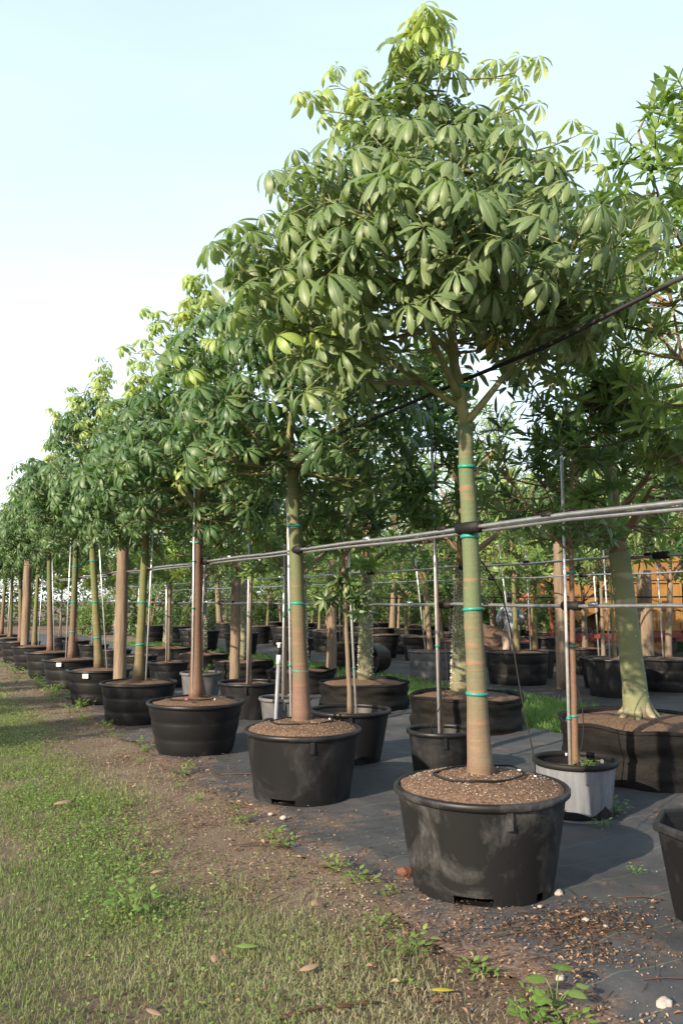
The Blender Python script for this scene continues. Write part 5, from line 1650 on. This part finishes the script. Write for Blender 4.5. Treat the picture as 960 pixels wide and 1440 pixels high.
# ------------------------------------------------------------------ the person, seen from behind
def skin(name, joints, edges, m, parent, sub=2, rootv=0):
    me = bpy.data.meshes.new(name)
    me.from_pydata([j[0] for j in joints], edges, [])
    ob = bpy.data.objects.new(name, me); COL.objects.link(ob)
    md = ob.modifiers.new('s', 'SKIN'); md.use_smooth_shade = True
    for i, j in enumerate(joints):
        sv = me.skin_vertices[0].data[i]
        sv.radius = j[1] if hasattr(j[1], '__len__') else (j[1], j[1]); sv.use_root = (i == rootv)
    ss = ob.modifiers.new('d', 'SUBSURF'); ss.levels = sub; ss.render_levels = sub
    dg = bpy.context.evaluated_depsgraph_get()
    me2 = bpy.data.meshes.new_from_object(ob.evaluated_get(dg))
    bpy.data.objects.remove(ob)
    me2.name = name
    me2.materials.clear(); me2.materials.append(MATS[m])
    me2.polygons.foreach_set('use_smooth', [True] * len(me2.polygons))
    return link(name, me2, parent)


pe = empty('person', (12.3, 15.0, .02), R(-27.9))
J = [((0, 0, .95), (.13, .10)), ((0, .02, 1.15), (.12, .09)), ((0, .03, 1.36), (.14, .10)), ((0, .05, 1.47), (.055, .055)), ((0, .07, 1.56), (.065, .08)), ((0, .08, 1.66), (.075, .09)), ((0, .075, 1.73), (.05, .06))]
E_ = [(i, i + 1) for i in range(6)]
for s_ in (-1, 1):
    b0 = len(J)
    J += [((.17 * s_, .03, 1.40), .062), ((.27 * s_, .0, 1.14), .046), ((.19 * s_, .22, 1.03), .032), ((.16 * s_, .30, 1.02), (.036, .02))]
    E_ += [(2, b0), (b0, b0 + 1), (b0 + 1, b0 + 2), (b0 + 2, b0 + 3)]
    hb = b0 + 3
    for f in range(4):
        q = len(J); ox = (f - 1.5) * .019
        L = (.060, .070, .066, .052)[f]
        J += [((.16 * s_ + ox, .335, 1.018), .0095), ((.16 * s_ + ox * 1.1 - .01 * s_, .335 + L * .6, 1.005), .0088), ((.16 * s_ + ox * 1.1 - .015 * s_, .335 + L * .85, .985), .0075)]
        E_ += [(hb, q), (q, q + 1), (q + 1, q + 2)]
    q = len(J); J += [((.125 * s_, .30, 1.02), .010), ((.10 * s_, .335, 1.01), .0085)]
    E_ += [(hb, q), (q, q + 1)]
    b0 = len(J)
    J += [((.10 * s_, 0, .88), .085), ((.11 * s_, .03, .50), .058), ((.115 * s_, -.01, .10), .040), ((.12 * s_, .07, .045), (.042, .035)), ((.125 * s_, .17, .03), (.036, .025))]
    E_ += [(0, b0)] + [(b0 + i, b0 + i + 1) for i in range(4)]
body = skin('body', J, E_, 'skin', pe, 2)
JJ = [((0, 0, .84), (.175, .135)), ((0, .0, .98), (.165, .125)), ((0, .02, 1.18), (.155, .12)), ((0, .03, 1.37), (.16, .125)), ((0, .045, 1.455), (.085, .08))]
EJ = [(i, i + 1) for i in range(4)]
for s_ in (-1, 1):
    b0 = len(JJ)
    JJ += [((.175 * s_, .03, 1.40), .082), ((.28 * s_, .0, 1.14), .070), ((.20 * s_, .205, 1.035), .052)]
    EJ += [(3, b0), (b0, b0 + 1), (b0 + 1, b0 + 2)]
skin('jacket', JJ, EJ, 'jacket', pe, 2)
JT = [((0, 0, .93), (.145, .115))]
ET = []
for s_ in (-1, 1):
    b0 = len(JT)
    JT += [((.095 * s_, 0, .85), .112), ((.11 * s_, .025, .50), .088), ((.115 * s_, -.005, .12), .072)]
    ET += [(0, b0), (b0, b0 + 1), (b0 + 1, b0 + 2)]
skin('trousers', JT, ET, 'trousers', pe, 2)
MB().lathe([(.0001, 1.785), (.06, 1.77), (.092, 1.73), (.102, 1.67), (.100, 1.63)], 20, wob=lambda r, z, a: (r, z)).build('cap', 'cap_dark', pe, loc=(0, .075, .0))
MB().prism([(-.07, 1.655), (.07, 1.655), (.05, 1.665), (-.05, 1.665)], .16, .25).build('cap_brim', 'cap_dark', pe)
MB().lathe([(.094, 1.65), (.096, 1.60), (.085, 1.55), (.07, 1.53)], 20).build('hair', 'hair_dark', pe, loc=(0, .055, 0))
for s_ in (-1, 1):
    b = MB(); vs, fs = pebble(rng, .022); b.add([(x * .4, y, z * 1.6) for x, y, z in vs], fs); b.build('ear', 'skin', pe, loc=(.088 * s_, .075, 1.60))
    b = MB(); vs, fs = pebble(rng, .010); b.add(vs, fs); b.build('eye', 'white_plastic', pe, loc=(.03 * s_, .165, 1.61))
    b = MB(); b.tube([(.115 * s_, -.07, .02), (.12 * s_, .05, .03), (.125 * s_, .19, .02)], [.048, .05, .04], 10); b.build('shoe', 'black_rubber', pe)
MB().tube([(0, .16, 1.61), (0, .185, 1.57), (0, .165, 1.555)], [.008, .014, .01], 6).build('nose', 'skin', pe)
MB().tube([(-.025, .16, 1.525), (0, .168, 1.523), (.025, .16, 1.525)], .006, 6).build('mouth', 'rust_steel', pe)
tag(pe, 'person in grey-blue jacket and tan trousers with back turned', 'person')
